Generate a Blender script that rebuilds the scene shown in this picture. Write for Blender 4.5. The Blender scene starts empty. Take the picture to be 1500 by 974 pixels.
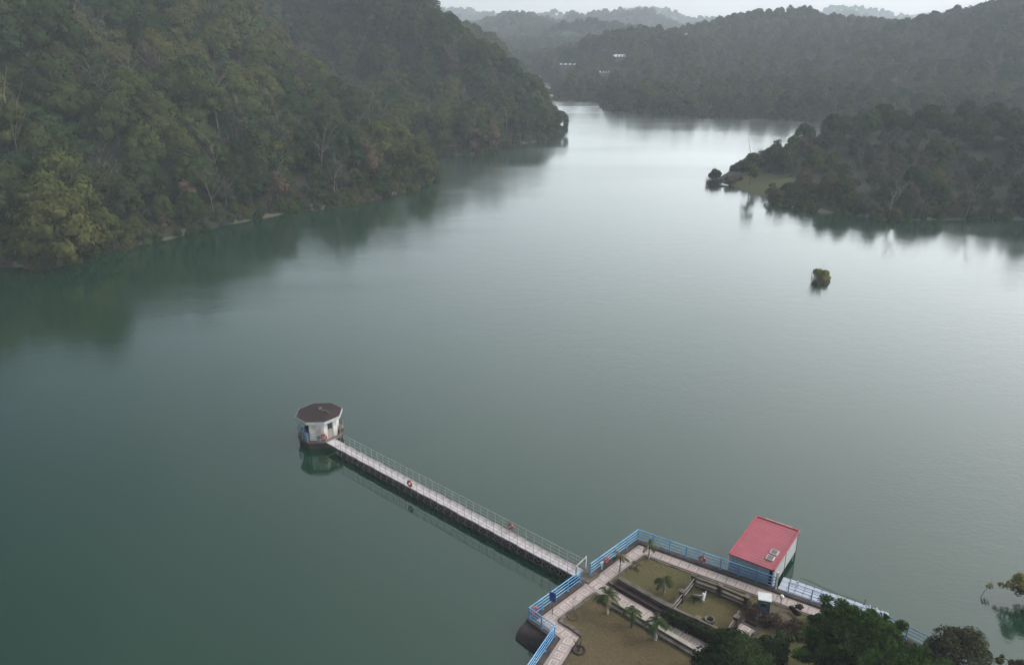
import bpy, math, random
import numpy as np
from mathutils import Vector, Matrix
random.seed(7); RNG = np.random.default_rng(7)
R = math.radians
S = bpy.context.scene
COL = S.collection

# ------------------------------------------------------------------ camera
CAM_H = 43.0; FPX = 1170.0
PITCH = math.atan((487 - 30) / FPX)
cam = bpy.data.cameras.new('camera'); camo = bpy.data.objects.new('camera', cam); COL.objects.link(camo)
cam.lens = 36 * FPX / 1500; cam.sensor_width = 36; cam.clip_start = 0.5; cam.clip_end = 12000
camo.location = (0, 0, CAM_H); camo.rotation_euler = (math.pi / 2 - PITCH, 0, 0)
S.camera = camo

# ------------------------------------------------------------------ world: overcast sky over a Nishita sky
SUN_EL, SUN_AZ = 38, 84           # azimuth measured from +Y towards +X
w = bpy.data.worlds.new('World'); S.world = w; w.use_nodes = True
nt = w.node_tree; nt.nodes.clear()
def N(t, k, **kw):
    n = t.nodes.new(k)
    for a, b in kw.items(): setattr(n, a, b)
    return n
out = N(nt, 'ShaderNodeOutputWorld'); bg = N(nt, 'ShaderNodeBackground'); bg2 = N(nt, 'ShaderNodeBackground'); add = N(nt, 'ShaderNodeAddShader')
sky = N(nt, 'ShaderNodeTexSky', sky_type='NISHITA', sun_disc=False, sun_elevation=R(SUN_EL), sun_rotation=R(SUN_AZ))
nt.links.new(sky.outputs[0], bg.inputs[0]); bg.inputs[1].default_value = 0.05
tc = N(nt, 'ShaderNodeTexCoord'); sep = N(nt, 'ShaderNodeSeparateXYZ'); nt.links.new(tc.outputs['Generated'], sep.inputs[0])
rmp = N(nt, 'ShaderNodeValToRGB')                       # cloud deck: grey at the horizon, brighter overhead
e = rmp.color_ramp.elements
e[0].position = 0.0; e[0].color = (1.20, 1.22, 1.25, 1)
e[1].position = 0.85; e[1].color = (.98, .99, 1.0, 1)
for p, c in ((.12, (1.08, 1.09, 1.10, 1)), (.4, (.93, .95, .965, 1))):
    q = e.new(p); q.color = c
nt.links.new(sep.outputs['Z'], rmp.inputs[0])
nz = N(nt, 'ShaderNodeTexNoise'); nz.inputs['Scale'].default_value = 1.7; nz.inputs['Detail'].default_value = 4
nt.links.new(tc.outputs['Generated'], nz.inputs['Vector'])
dm = N(nt, 'ShaderNodeMath', operation='MULTIPLY_ADD'); dm.inputs[1].default_value = 0.6; dm.inputs[2].default_value = .66
nt.links.new(nz.outputs['Fac'], dm.inputs[0])
# clouds are thinner, so brighter, on the sun's side (east)
dx = N(nt, 'ShaderNodeMath', operation='MULTIPLY_ADD'); dx.inputs[1].default_value = 1.65; nt.links.new(sep.outputs['X'], dx.inputs[0]); nt.links.new(dm.outputs[0], dx.inputs[2])
xr = N(nt, 'ShaderNodeMapRange'); xr.inputs[1].default_value = -.5; xr.inputs[2].default_value = .6; nt.links.new(sep.outputs['X'], xr.inputs[0])
tn = N(nt, 'ShaderNodeMix', data_type='RGBA'); tn.inputs[6].default_value = (.94, 1.0, 1.02, 1); tn.inputs[7].default_value = (1.01, .99, .975, 1); nt.links.new(xr.outputs[0], tn.inputs[0])
tm = N(nt, 'ShaderNodeMix', data_type='RGBA', blend_type='MULTIPLY'); tm.inputs[0].default_value = 1; nt.links.new(rmp.outputs[0], tm.inputs[6]); nt.links.new(tn.outputs[2], tm.inputs[7])
nt.links.new(tm.outputs[2], bg2.inputs[0]); nt.links.new(dx.outputs[0], bg2.inputs[1])
nt.links.new(bg.outputs[0], add.inputs[0]); nt.links.new(bg2.outputs[0], add.inputs[1]); nt.links.new(add.outputs[0], out.inputs[0])

sl = bpy.data.lights.new('sun', 'SUN'); so = bpy.data.objects.new('sun', sl); COL.objects.link(so)
sl.energy = 1.5; sl.angle = R(14); sl.color = (1, .95, .88)
sd = Vector((math.sin(R(SUN_AZ)) * math.cos(R(SUN_EL)), math.cos(R(SUN_AZ)) * math.cos(R(SUN_EL)), math.sin(R(SUN_EL))))
so.rotation_euler = sd.to_track_quat('Z', 'Y').to_euler()

S.view_settings.view_transform = 'Standard'; S.view_settings.look = 'None'
S.view_settings.exposure = 0.0; S.view_settings.gamma = 1.0
S.cycles.use_denoising = True
S.cycles.max_bounces = 8; S.cycles.diffuse_bounces = 2; S.cycles.glossy_bounces = 3; S.cycles.transparent_max_bounces = 8
S.cycles.volume_bounces = 3; S.cycles.transmission_bounces = 2
S.cycles.caustics_reflective = False; S.cycles.caustics_refractive = False

# ------------------------------------------------------------------ helpers
def at(u, v, z=1.0):
    """ground point seen at photo pixel (u, v) if it stands at height z"""
    x = (u - 750) / FPX; y = (v - 487) / FPX; c, s = math.cos(PITCH), math.sin(PITCH)
    t = (z - CAM_H) / (-s - y * c)
    return Vector((x * t, (c - y * s) * t, z))
def ray_at(u, v, Y):
    x = (u - 750) / FPX; y = (v - 487) / FPX; c, s = math.cos(PITCH), math.sin(PITCH)
    t = Y / (c - y * s)
    return (x * t, Y, CAM_H + (-s - y * c) * t)
def tag(o, label=None, cat=None, group=None, kind=None):
    if label: o['label'] = label
    if cat: o['category'] = cat
    if group: o['group'] = group
    if kind: o['kind'] = kind
    return o
def empty(name, loc, rz=0, **kw):
    o = bpy.data.objects.new(name, None); COL.objects.link(o); o.location = loc; o.rotation_euler = (0, 0, rz)
    o.empty_display_size = .3
    return tag(o, **kw)
def kids(o): return [c for c in bpy.data.objects if c.parent == o]
class MB:
    def __init__(s): s.v = []; s.f = []
    def poly(s, pts, faces):
        b = len(s.v); s.v += [tuple(p) for p in pts]; s.f += [tuple(i + b for i in f) for f in faces]; return s
    def box(s, c, d, rz=0, M=None):
        x, y, z = [k / 2 for k in d]; P = [Vector((a * x, b * y, g * z)) for g in (-1, 1) for b in (-1, 1) for a in (-1, 1)]
        m = Matrix.Translation(c) @ Matrix.Rotation(rz, 4, 'Z')
        if M is not None: m = m @ M
        return s.poly([m @ p for p in P], [(0, 2, 3, 1), (4, 5, 7, 6), (0, 1, 5, 4), (2, 6, 7, 3), (0, 4, 6, 2), (1, 3, 7, 5)])
    def beam(s, p, q, wd, h):
        p, q = Vector(p), Vector(q); d = (q - p); L = d.length; d.normalize()
        side = d.cross(Vector((0, 0, 1)))
        if side.length < 1e-4: side = Vector((1, 0, 0))
        side.normalize(); up = side.cross(d)
        P = [a + side * (i * wd / 2) + up * (j * h / 2) for a in (p, q) for j in (-1, 1) for i in (-1, 1)]
        return s.poly(P, [(0, 2, 3, 1), (4, 5, 7, 6), (0, 1, 5, 4), (2, 6, 7, 3), (0, 4, 6, 2), (1, 3, 7, 5)])
    def tube(s, pts, rad, n=7, cap=True):
        pts = [Vector(p) for p in pts]; rad = rad if isinstance(rad, (list, tuple)) else [rad] * len(pts)
        b = len(s.v)
        for i, p in enumerate(pts):
            d = (pts[min(i + 1, len(pts) - 1)] - pts[max(i - 1, 0)]).normalized()
            a = d.cross(Vector((0, 0, 1)))
            if a.length < 1e-3: a = d.cross(Vector((1, 0, 0)))
            a.normalize(); c = d.cross(a)
            for k in range(n):
                t = 2 * math.pi * k / n; s.v.append(tuple(p + (a * math.cos(t) + c * math.sin(t)) * rad[i]))
        for i in range(len(pts) - 1):
            for k in range(n):
                k2 = (k + 1) % n; s.f.append((b + i * n + k, b + i * n + k2, b + (i + 1) * n + k2, b + (i + 1) * n + k))
        if cap:
            s.f.append(tuple(b + k for k in range(n))[::-1]); s.f.append(tuple(b + (len(pts) - 1) * n + k for k in range(n)))
        return s
    def lathe(s, prof, n=16, c=(0, 0, 0)):
        b = len(s.v); m = len(prof)
        for k in range(n):
            t = 2 * math.pi * k / n
            for r, z in prof: s.v.append((c[0] + r * math.cos(t), c[1] + r * math.sin(t), c[2] + z))
        for k in range(n):
            k2 = (k + 1) % n
            for i in range(m - 1): s.f.append((b + k * m + i, b + k2 * m + i, b + k2 * m + i + 1, b + k * m + i + 1))
        return s
    def prism(s, poly, z0, z1):
        n = len(poly); area = sum(poly[i][0] * poly[(i + 1) % n][1] - poly[(i + 1) % n][0] * poly[i][1] for i in range(n))
        if area < 0: poly = poly[::-1]
        b = len(s.v); s.v += [(p[0], p[1], z0) for p in poly] + [(p[0], p[1], z1) for p in poly]
        s.f.append(tuple(b + i for i in range(n))[::-1]); s.f.append(tuple(b + n + i for i in range(n)))
        for i in range(n):
            j = (i + 1) % n; s.f.append((b + i, b + j, b + n + j, b + n + i))
        return s
    def torus(s, c, Rr, r, ax_u, ax_v, n=20, m=8, a0=0, a1=2 * math.pi):
        u, v = Vector(ax_u).normalized(), Vector(ax_v).normalized(); w_ = u.cross(v); c = Vector(c)
        full = abs(a1 - a0 - 2 * math.pi) < 1e-6; b = len(s.v); K = n if full else n + 1
        for i in range(K):
            t = a0 + (a1 - a0) * i / n; d = u * math.cos(t) + v * math.sin(t)
            for j in range(m):
                q = 2 * math.pi * j / m; s.v.append(tuple(c + d * (Rr + r * math.cos(q)) + w_ * (r * math.sin(q))))
        for i in range(n):
            i2 = (i + 1) % K
            for j in range(m):
                j2 = (j + 1) % m; s.f.append((b + i * m + j, b + i2 * m + j, b + i2 * m + j2, b + i * m + j2))
        return s
    def build(s, name, mat, parent=None, smooth=False, loc=None, rz=None):
        me = bpy.data.meshes.new(name); me.from_pydata(s.v, [], s.f); me.materials.append(mat); me.update()
        if smooth: me.shade_smooth()
        o = bpy.data.objects.new(name, me); COL.objects.link(o)
        if parent: o.parent = parent
        if loc is not None: o.location = loc
        if rz is not None: o.rotation_euler = (0, 0, rz)
        return o
def copy_tree(o, parent=None):
    c = o.copy(); COL.objects.link(c)
    if parent: c.parent = parent
    for ch in CH.get(o.name, None) or kids(o): copy_tree(ch, c)
    return c
CH = {}

def rgb(c): return (*c, 1)
def mat(name, c1, c2=None, scale=1.0, rough=.8, bump=0.0, bscale=None, detail=5, metallic=0, c3=None, scale3=None, coords='Object', spec=.3):
    """painted or natural surface: two or three tones mixed by noise, optional bump"""
    m = bpy.data.materials.new(name); m.use_nodes = True; t = m.node_tree; b = t.nodes['Principled BSDF']
    b.inputs['Roughness'].default_value = rough; b.inputs['Metallic'].default_value = metallic; b.inputs['Specular IOR Level'].default_value = spec
    co = N(t, 'ShaderNodeTexCoord')
    c2 = c2 or tuple(k * .8 for k in c1)
    n = N(t, 'ShaderNodeTexNoise'); n.inputs['Scale'].default_value = scale; n.inputs['Detail'].default_value = detail
    t.links.new(co.outputs[coords], n.inputs['Vector'])
    r = N(t, 'ShaderNodeValToRGB'); r.color_ramp.elements[0].position = .36; r.color_ramp.elements[1].position = .64
    r.color_ramp.elements[0].color = rgb(c1); r.color_ramp.elements[1].color = rgb(c2)
    t.links.new(n.outputs['Fac'], r.inputs[0]); col = r.outputs[0]
    if c3:
        n3 = N(t, 'ShaderNodeTexNoise'); n3.inputs['Scale'].default_value = scale3 or scale * .2; n3.inputs['Detail'].default_value = 6
        t.links.new(co.outputs[coords], n3.inputs['Vector'])
        r3 = N(t, 'ShaderNodeValToRGB'); r3.color_ramp.elements[0].position = .48; r3.color_ramp.elements[1].position = .62
        t.links.new(n3.outputs['Fac'], r3.inputs[0])
        mx = N(t, 'ShaderNodeMix', data_type='RGBA'); t.links.new(r3.outputs[0], mx.inputs[0]); t.links.new(col, mx.inputs[6]); mx.inputs[7].default_value = rgb(c3)
        col = mx.outputs[2]
    t.links.new(col, b.inputs['Base Color'])
    if bump:
        nb = N(t, 'ShaderNodeTexNoise'); nb.inputs['Scale'].default_value = bscale or scale * 4; nb.inputs['Detail'].default_value = 4
        t.links.new(co.outputs[coords], nb.inputs['Vector'])
        bp = N(t, 'ShaderNodeBump'); bp.inputs['Strength'].default_value = bump; bp.inputs['Distance'].default_value = .05
        t.links.new(nb.outputs['Fac'], bp.inputs['Height']); t.links.new(bp.outputs[0], b.inputs['Normal'])
    return m
def foliage(name, cols, trans=.10, var=.40, scale=.45):
    """leaves: tone varies from tree to tree (object random) and from clump to clump (noise)"""
    m = bpy.data.materials.new(name); m.use_nodes = True; t = m.node_tree; t.nodes.clear()
    o = N(t, 'ShaderNodeOutputMaterial'); b = N(t, 'ShaderNodeBsdfDiffuse'); tr = N(t, 'ShaderNodeBsdfTranslucent'); mx = N(t, 'ShaderNodeMixShader')
    mx.inputs[0].default_value = trans
    oi = N(t, 'ShaderNodeObjectInfo'); r = N(t, 'ShaderNodeValToRGB'); r.color_ramp.interpolation = 'LINEAR'
    el = r.color_ramp.elements
    for i, c in enumerate(cols):
        p = i / max(1, len(cols) - 1)
        if i == 0: el[0].position = 0; el[0].color = rgb(c)
        elif i == len(cols) - 1: el[-1].position = 1; el[-1].color = rgb(c)
        else: q = el.new(p); q.color = rgb(c)
    t.links.new(oi.outputs['Random'], r.inputs[0])
    ge = N(t, 'ShaderNodeTexCoord'); n = N(t, 'ShaderNodeTexNoise'); n.inputs['Scale'].default_value = scale; n.inputs['Detail'].default_value = 5; n.inputs['Roughness'].default_value = .65
    t.links.new(ge.outputs['Object'], n.inputs['Vector'])
    mr = N(t, 'ShaderNodeMapRange'); mr.inputs[1].default_value = .3; mr.inputs[2].default_value = .7; mr.inputs[3].default_value = 1 - var; mr.inputs[4].default_value = 1 + var
    t.links.new(n.outputs['Fac'], mr.inputs[0])
    hs = N(t, 'ShaderNodeHueSaturation'); t.links.new(mr.outputs[0], hs.inputs['Value']); t.links.new(r.outputs[0], hs.inputs['Color'])
    for x in (b, tr): t.links.new(hs.outputs[0], x.inputs[0])
    t.links.new(b.outputs[0], mx.inputs[1]); t.links.new(tr.outputs[0], mx.inputs[2]); t.links.new(mx.outputs[0], o.inputs[0])
    return m

# ------------------------------------------------------------------ materials
F_DARK = foliage('dark_leaves', [(.022, .040, .014), (.034, .052, .018), (.026, .046, .020), (.048, .060, .020), (.030, .048, .022), (.044, .048, .022)])
F_OLIVE = foliage('olive_leaves', [(.060, .070, .022), (.080, .080, .026), (.056, .074, .024), (.074, .070, .030)])
F_GREY = foliage('grey_green_leaves', [(.050, .058, .036), (.064, .062, .040), (.046, .058, .038), (.074, .066, .046)])
F_BRIGHT = foliage('fresh_green_leaves', [(.045, .085, .030), (.060, .095, .034)])
F_BROWN = foliage('brown_leaves', [(.110, .078, .048), (.090, .070, .050), (.125, .095, .055)])
M_BARK = mat('bark', (.10, .085, .07), (.06, .05, .04), 3, .95)
M_PALE_BARK = mat('pale_bark', (.30, .28, .25), (.17, .15, .13), 2, .9)
M_TWIG = mat('grey_twigs', (.17, .145, .125), (.10, .085, .072), 1.5, .95)

# ------------------------------------------------------------------ noise
_perm = np.random.default_rng(3).random((256, 256))
def vnoise(x, y):
    xi = np.floor(x).astype(int); yi = np.floor(y).astype(int); fx = x - xi; fy = y - yi
    fx = fx * fx * (3 - 2 * fx); fy = fy * fy * (3 - 2 * fy)
    g = lambda a, b: _perm[a % 256, b % 256]
    return (g(xi, yi) * (1 - fx) + g(xi + 1, yi) * fx) * (1 - fy) + (g(xi, yi + 1) * (1 - fx) + g(xi + 1, yi + 1) * fx) * fy
def fbm(x, y, o=4):
    s = 0; a = .5; tot = 0
    for k in range(o): s = s + a * vnoise(x * 2 ** k + 17 * k, y * 2 ** k + 31 * k); tot += a; a *= .5
    return s / tot

# ------------------------------------------------------------------ lake outline and terrain heights (metres)
LAKE = [(-500, -200), (-500, 60), (-300, 88), (-200, 108), (-150, 126), (-118, 139), (-100, 144), (-85, 143.4), (-79, 157), (-73, 163), (-65, 176), (-54, 188),
        (-42, 195.6), (-34, 205), (-25.5, 219), (-22, 232), (-24.5, 246), (-31, 262), (-23, 276), (-8, 277), (0, 297), (11, 312), (20, 327), (21, 345),
        (17, 370), (13, 400), (11, 450), (14, 510), (12, 560), (5, 600), (-20, 640), (-80, 676), (-85, 695), (-15, 668), (18, 628), (27, 600),
        (28, 563), (24, 530), (21, 500), (24.5, 476), (37, 470), (50, 463), (48, 445), (46.5, 429), (52, 413), (81, 392), (128, 376), (149, 366),
        (200, 352), (262, 340), (258, 318), (200, 302), (150, 294), (105, 284), (80, 264), (67, 246), (61, 236), (58.5, 229), (63, 219), (66, 205), (67, 195), (74, 189),
        (81, 187), (86, 181), (103, 182), (119, 181.5), (160, 178), (220, 165), (300, 140), (500, 90), (500, -200)]
def inside(poly, x, y):
    r = np.zeros(x.shape, bool); n = len(poly)
    for i in range(n):
        x1, y1 = poly[i]; x2, y2 = poly[(i + 1) % n]
        if y1 == y2: continue
        c = ((y1 > y) != (y2 > y)) & (x < (x2 - x1) * (y - y1) / (y2 - y1) + x1); r ^= c
    return r
def dist(poly, x, y):
    d = np.full(x.shape, 1e9); n = len(poly)
    for i in range(n):
        a = np.array(poly[i]); b = np.array(poly[(i + 1) % n]); ab = b - a; L = (ab ** 2).sum()
        t = np.clip(((x - a[0]) * ab[0] + (y - a[1]) * ab[1]) / L, 0, 1)
        d = np.minimum(d, np.hypot(x - a[0] - t * ab[0], y - a[1] - t * ab[1]))
    return d
TREE_H = 9.0
CP = []
for i in range(1, len(LAKE) - 2):                                  # shoreline at z = 0
    a, b = np.array(LAKE[i]), np.array(LAKE[i + 1]); k = max(1, int(np.hypot(*(b - a)) / 30))
    for j in range(k): CP.append((*(a + (b - a) * j / k), 0.0))
def ridge(pts, th=TREE_H):
    for u, v, Y in pts:
        x, y, z = ray_at(u, v, Y); CP.append((x, y, max(1.5, z - (th if Y < 480 else 12.5))))
ridge([(605, 222, 252), (575, 185, 264), (500, 128, 290), (430, 72, 312), (370, 22, 335), (330, -14, 355), (250, -25, 330), (150, -20, 290), (50, -15, 262), (-60, -15, 245), (-250, -20, 225)], 5)
ridge([(250, -70, 400), (50, -90, 370), (-150, -90, 330), (500, -90, 480), (350, -110, 470)])
ridge([(812, 168, 336), (796, 150, 341), (782, 132, 347), (760, 98, 358), (735, 80, 366), (700, 56, 380), (680, 42, 388), (650, 22, 398), (618, -2, 410), (575, -40, 432), (520, -70, 450)])
CP += [(-40, 284, 2), (-60, 312, 3), (-78, 338, 4), (-104, 376, 9), (-145, 415, 26), (-60, 262, 11), (-20, 430, 8), (-60, 470, 22), (-110, 520, 36)]
ridge([(688, 36, 570), (715, 44, 565), (745, 58, 560), (775, 84, 570), (640, 20, 600), (560, 10, 620)])
ridge([(905, 60, 600), (880, 42, 640), (930, 28, 650), (965, 38, 640), (1000, 52, 620), (1045, 50, 640), (1066, 32, 700), (1078, 20, 720), (1120, 9, 740), (1180, 3, 760), (1232, 12, 740), (1280, 20, 715),
       (1340, 24, 680), (1400, 8, 640), (1450, -2, 620), (1500, -10, 600), (1700, -30, 600), (840, 112, 500), (865, 92, 540), (845, 84, 600), (1000, 105, 500), (1200, 92, 500), (1400, 80, 480), (1550, 75, 450)])
ridge([(1098, 245, 240), (1140, 218, 244), (1200, 188, 248), (1260, 172, 250), (1350, 156, 250), (1450, 150, 250), (1560, 148, 250), (1750, 140, 240), (1300, 225, 216), (1450, 220, 214), (1180, 232, 216)], 4.5)
CP += [(66, 222, 1.2), (70, 212, 1.5), (300, 210, 25), (450, 200, 35), (450, 400, 60), (600, 300, 60), (-500, 200, 60), (-500, 500, 90), (600, 600, 60), (300, 1000, 28), (-100, 1000, 24), (-400, 900, 70), (600, 950, 40), (60, 820, 14), (0, 760, 10), (110, 760, 20), (300, 860, 26),
       (-60, 740, 16), (-110, 840, 22)]
_cp = np.array(CP); _, _ui = np.unique(np.round(_cp[:, :2], 0), axis=0, return_index=True); _cp = _cp[_ui]
def tps_fit(P):
    X = P[:, :2] / 100; n = len(X); r2 = ((X[:, None] - X[None]) ** 2).sum(-1); K = .5 * r2 * np.log(r2 + 1e-9) + np.eye(n) * .01
    Q = np.c_[np.ones(n), X]; A = np.block([[K, Q], [Q.T, np.zeros((3, 3))]])
    return np.linalg.solve(A, np.r_[P[:, 2], 0, 0, 0]), X
_w, _X = tps_fit(_cp)
def height(x, y):
    x = np.asarray(x, float).ravel(); y = np.asarray(y, float).ravel(); z = np.empty_like(x)
    for s in range(0, len(x), 20000):
        sl_ = slice(s, s + 20000); P = np.c_[x[sl_], y[sl_]] / 100; r2 = ((P[:, None] - _X[None]) ** 2).sum(-1)
        z[sl_] = (.5 * r2 * np.log(r2 + 1e-9)) @ _w[:-3] + _w[-3] + P @ _w[-2:]
    ins = inside(LAKE, x, y); d = dist(LAKE, x, y)
    n = fbm(x / 42, y / 42) - .5; n2 = fbm(x / 14 + 50, y / 14) - .5
    z = z + (n * 24 * np.clip(1.25 - y / 700, .25, 1) + n2 * 5) * np.clip(d / 70, 0, 1)
    land = np.maximum(z, np.minimum(d * .30, 2.4 + d * .04)) + .12
    return np.where(ins, -np.minimum(3.0, .15 + d * .35), np.minimum(land, .3 + d * .85))

# ------------------------------------------------------------------ structure: terrain, water, haze
def far_height(x, y):
    n = fbm(x / 230 + 9, y / 420 + 4, 5); b = 2 + (44 + 22 * np.clip((y - 1500) / 1500, 0, 1)) * np.clip((n - .36) * 2.6, 0, 1) ** 1.3
    side = np.clip((np.abs(x + 40) - 200) / 900, 0, 1) * 8
    return b + side
def grid_mesh(name, xs, ys, fn, m):
    gx, gy = np.meshgrid(xs, ys); z = fn(gx.ravel(), gy.ravel()).ravel(); nx, ny = len(xs), len(ys)
    me = bpy.data.meshes.new(name); V = np.c_[gx.ravel(), gy.ravel(), z]
    i = np.arange(nx * ny).reshape(ny, nx); F = np.c_[i[:-1, :-1].ravel(), i[:-1, 1:].ravel(), i[1:, 1:].ravel(), i[1:, :-1].ravel()]
    me.from_pydata(V.tolist(), [], F.tolist()); me.materials.append(m); me.shade_smooth()
    o = bpy.data.objects.new(name, me); COL.objects.link(o); tag(o, kind='structure'); return o
def terrain_mat():
    m = mat('hillside_soil', (.026, .030, .018), (.016, .020, .012), .15, .95, bump=.6, bscale=.8, c3=(.040, .036, .024), scale3=.05)
    t = m.node_tree; b = t.nodes['Principled BSDF']; src = b.inputs['Base Color'].links[0].from_socket
    g = N(t, 'ShaderNodeNewGeometry'); sp = N(t, 'ShaderNodeSeparateXYZ'); t.links.new(g.outputs['Position'], sp.inputs[0])
    n = N(t, 'ShaderNodeTexNoise'); n.inputs['Scale'].default_value = .25; t.links.new(g.outputs['Position'], n.inputs['Vector'])
    # drawdown strip of bare tan rock and clay just above the water line
    a = N(t, 'ShaderNodeMath', operation='MULTIPLY_ADD'); a.inputs[1].default_value = 2.4; t.links.new(n.outputs['Fac'], a.inputs[0]); a.inputs[2].default_value = -.85
    l = N(t, 'ShaderNodeMath', operation='LESS_THAN'); t.links.new(sp.outputs['Z'], l.inputs[0]); t.links.new(a.outputs[0], l.inputs[1])
    mx = N(t, 'ShaderNodeMix', data_type='RGBA'); t.links.new(l.outputs[0], mx.inputs[0]); t.links.new(src, mx.inputs[6]); mx.inputs[7].default_value = (.085, .074, .052, 1)
    # short grass on the low tip of the headland
    d = N(t, 'ShaderNodeVectorMath', operation='DISTANCE'); t.links.new(g.outputs['Position'], d.inputs[0]); d.inputs[1].default_value = (66, 216, 1)
    a2 = N(t, 'ShaderNodeMath', operation='MULTIPLY_ADD'); a2.inputs[1].default_value = 10; t.links.new(n.outputs['Fac'], a2.inputs[0]); a2.inputs[2].default_value = 6
    l2 = N(t, 'ShaderNodeMath', operation='LESS_THAN'); t.links.new(d.outputs['Value'], l2.inputs[0]); t.links.new(a2.outputs[0], l2.inputs[1])
    mx2 = N(t, 'ShaderNodeMix', data_type='RGBA'); t.links.new(l2.outputs[0], mx2.inputs[0]); t.links.new(mx.outputs[2], mx2.inputs[6]); mx2.inputs[7].default_value = (.085, .088, .036, 1)
    t.links.new(mx2.outputs[2], b.inputs['Base Color'])
    return m
M_TERR = terrain_mat()
grid_mesh('hillside_terrain', np.concatenate([np.arange(-460, -150, 8.0), np.arange(-150, 210, 2.0), np.arange(210, 661, 8.0)]), np.concatenate([np.arange(50, 440, 2.0), np.arange(440, 1001, 6.0)]), height, M_TERR)
def far_fn(x, y):
    z = far_height(x, y); k = np.clip((y - 990) / 120, 0, 1)
    near = height(np.clip(x, -460, 660), np.minimum(y, 1000))
    return np.where(y < 985, near - 6, near * (1 - k) + z * k)
M_FARLAND = mat('distant_woodland_ground', (.045, .052, .035), (.030, .038, .026), .02, .95, bump=1, bscale=.05)
grid_mesh('distant_hills', np.arange(-2600, 2601, 26.0), np.arange(960, 3900, 26.0), far_fn, M_FARLAND)
grid_mesh('lake_bed', np.arange(-3000, 3001, 500.0), np.arange(-500, 4001, 500.0), lambda x, y: x * 0 - 3.2, mat('lake_mud', (.05, .055, .04)))

def water():
    m = bpy.data.materials.new('lake_water'); m.use_nodes = True; t = m.node_tree; t.nodes.clear()
    o = N(t, 'ShaderNodeOutputMaterial'); d = N(t, 'ShaderNodeBsdfDiffuse'); g = N(t, 'ShaderNodeBsdfGlossy'); mx = N(t, 'ShaderNodeMixShader'); fr = N(t, 'ShaderNodeFresnel')
    fr.inputs['IOR'].default_value = 1.50
    d.inputs['Color'].default_value = (.0060, .033, .0165, 1)
    g.inputs['Color'].default_value = (.97, .985, .96, 1)
    geo = N(t, 'ShaderNodeNewGeometry')
    def noise(scale, det, stretch=None, dist_=0):
        n = N(t, 'ShaderNodeTexNoise'); n.inputs['Scale'].default_value = scale; n.inputs['Detail'].default_value = det; n.inputs['Distortion'].default_value = dist_
        mp = N(t, 'ShaderNodeMapping'); t.links.new(geo.outputs['Position'], mp.inputs[0])
        if stretch: mp.inputs['Rotation'].default_value = (0, 0, R(stretch[0])); mp.inputs['Scale'].default_value = (stretch[1], stretch[2], 1)
        t.links.new(mp.outputs[0], n.inputs['Vector']); return n.outputs['Fac']
    # gusts: large patches where the ripples are a little stronger
    gust = noise(.010, 5, (28, 1, 2.8), .8)
    mr = N(t, 'ShaderNodeMapRange'); mr.inputs[1].default_value = .40; mr.inputs[2].default_value = .62; mr.inputs[3].default_value = .2; mr.inputs[4].default_value = .78; t.links.new(gust, mr.inputs[0])
    rr = N(t, 'ShaderNodeMapRange'); rr.inputs[1].default_value = .40; rr.inputs[2].default_value = .62; rr.inputs[3].default_value = .06; rr.inputs[4].default_value = .14; t.links.new(gust, rr.inputs[0])
    # the terrace side is sheltered; the open lake further out is more ruffled
    dd = N(t, 'ShaderNodeVectorMath', operation='DISTANCE'); t.links.new(geo.outputs['Position'], dd.inputs[0]); dd.inputs[1].default_value = (10, 40, 0)
    dr_ = N(t, 'ShaderNodeMapRange'); dr_.inputs[1].default_value = 90; dr_.inputs[2].default_value = 420; dr_.inputs[3].default_value = 0; dr_.inputs[4].default_value = .15; t.links.new(dd.outputs['Value'], dr_.inputs[0])
    ra = N(t, 'ShaderNodeMath', operation='ADD'); t.links.new(rr.outputs[0], ra.inputs[0]); t.links.new(dr_.outputs[0], ra.inputs[1]); t.links.new(ra.outputs[0], g.inputs['Roughness'])
    h = N(t, 'ShaderNodeMath', operation='ADD'); t.links.new(noise(1.6, 3, (12, 1, 1.7)), h.inputs[0]); t.links.new(noise(.35, 3, (-20, 1, 1.6)), h.inputs[1])
    bp = N(t, 'ShaderNodeBump'); bp.inputs['Distance'].default_value = .028; t.links.new(h.outputs[0], bp.inputs['Height']); t.links.new(mr.outputs[0], bp.inputs['Strength'])
    for x in (g, fr): t.links.new(bp.outputs[0], x.inputs['Normal'])
    fc = N(t, 'ShaderNodeValToRGB'); fe = fc.color_ramp.elements; fe[0].color = (0, 0, 0, 1); fe[1].color = (1, 1, 1, 1)
    for p, c in ((.055, .078), (.10, .150), (.16, .26), (.26, .44), (.45, .74), (.7, .95)): q = fe.new(p); q.color = (c, c, c, 1)
    t.links.new(fr.outputs[0], fc.inputs[0]); t.links.new(fc.outputs[0], mx.inputs[0]); t.links.new(d.outputs[0], mx.inputs[1]); t.links.new(g.outputs[0], mx.inputs[2]); t.links.new(mx.outputs[0], o.inputs[0])
    me = bpy.data.meshes.new('lake_water'); q = 3000
    me.from_pydata([(-q, -500, 0), (q, -500, 0), (q, 4000, 0), (-q, 4000, 0)], [], [(0, 1, 2, 3)]); me.materials.append(m)
    ob = bpy.data.objects.new('lake_water', me); COL.objects.link(ob); tag(ob, kind='structure')
water()
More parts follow.
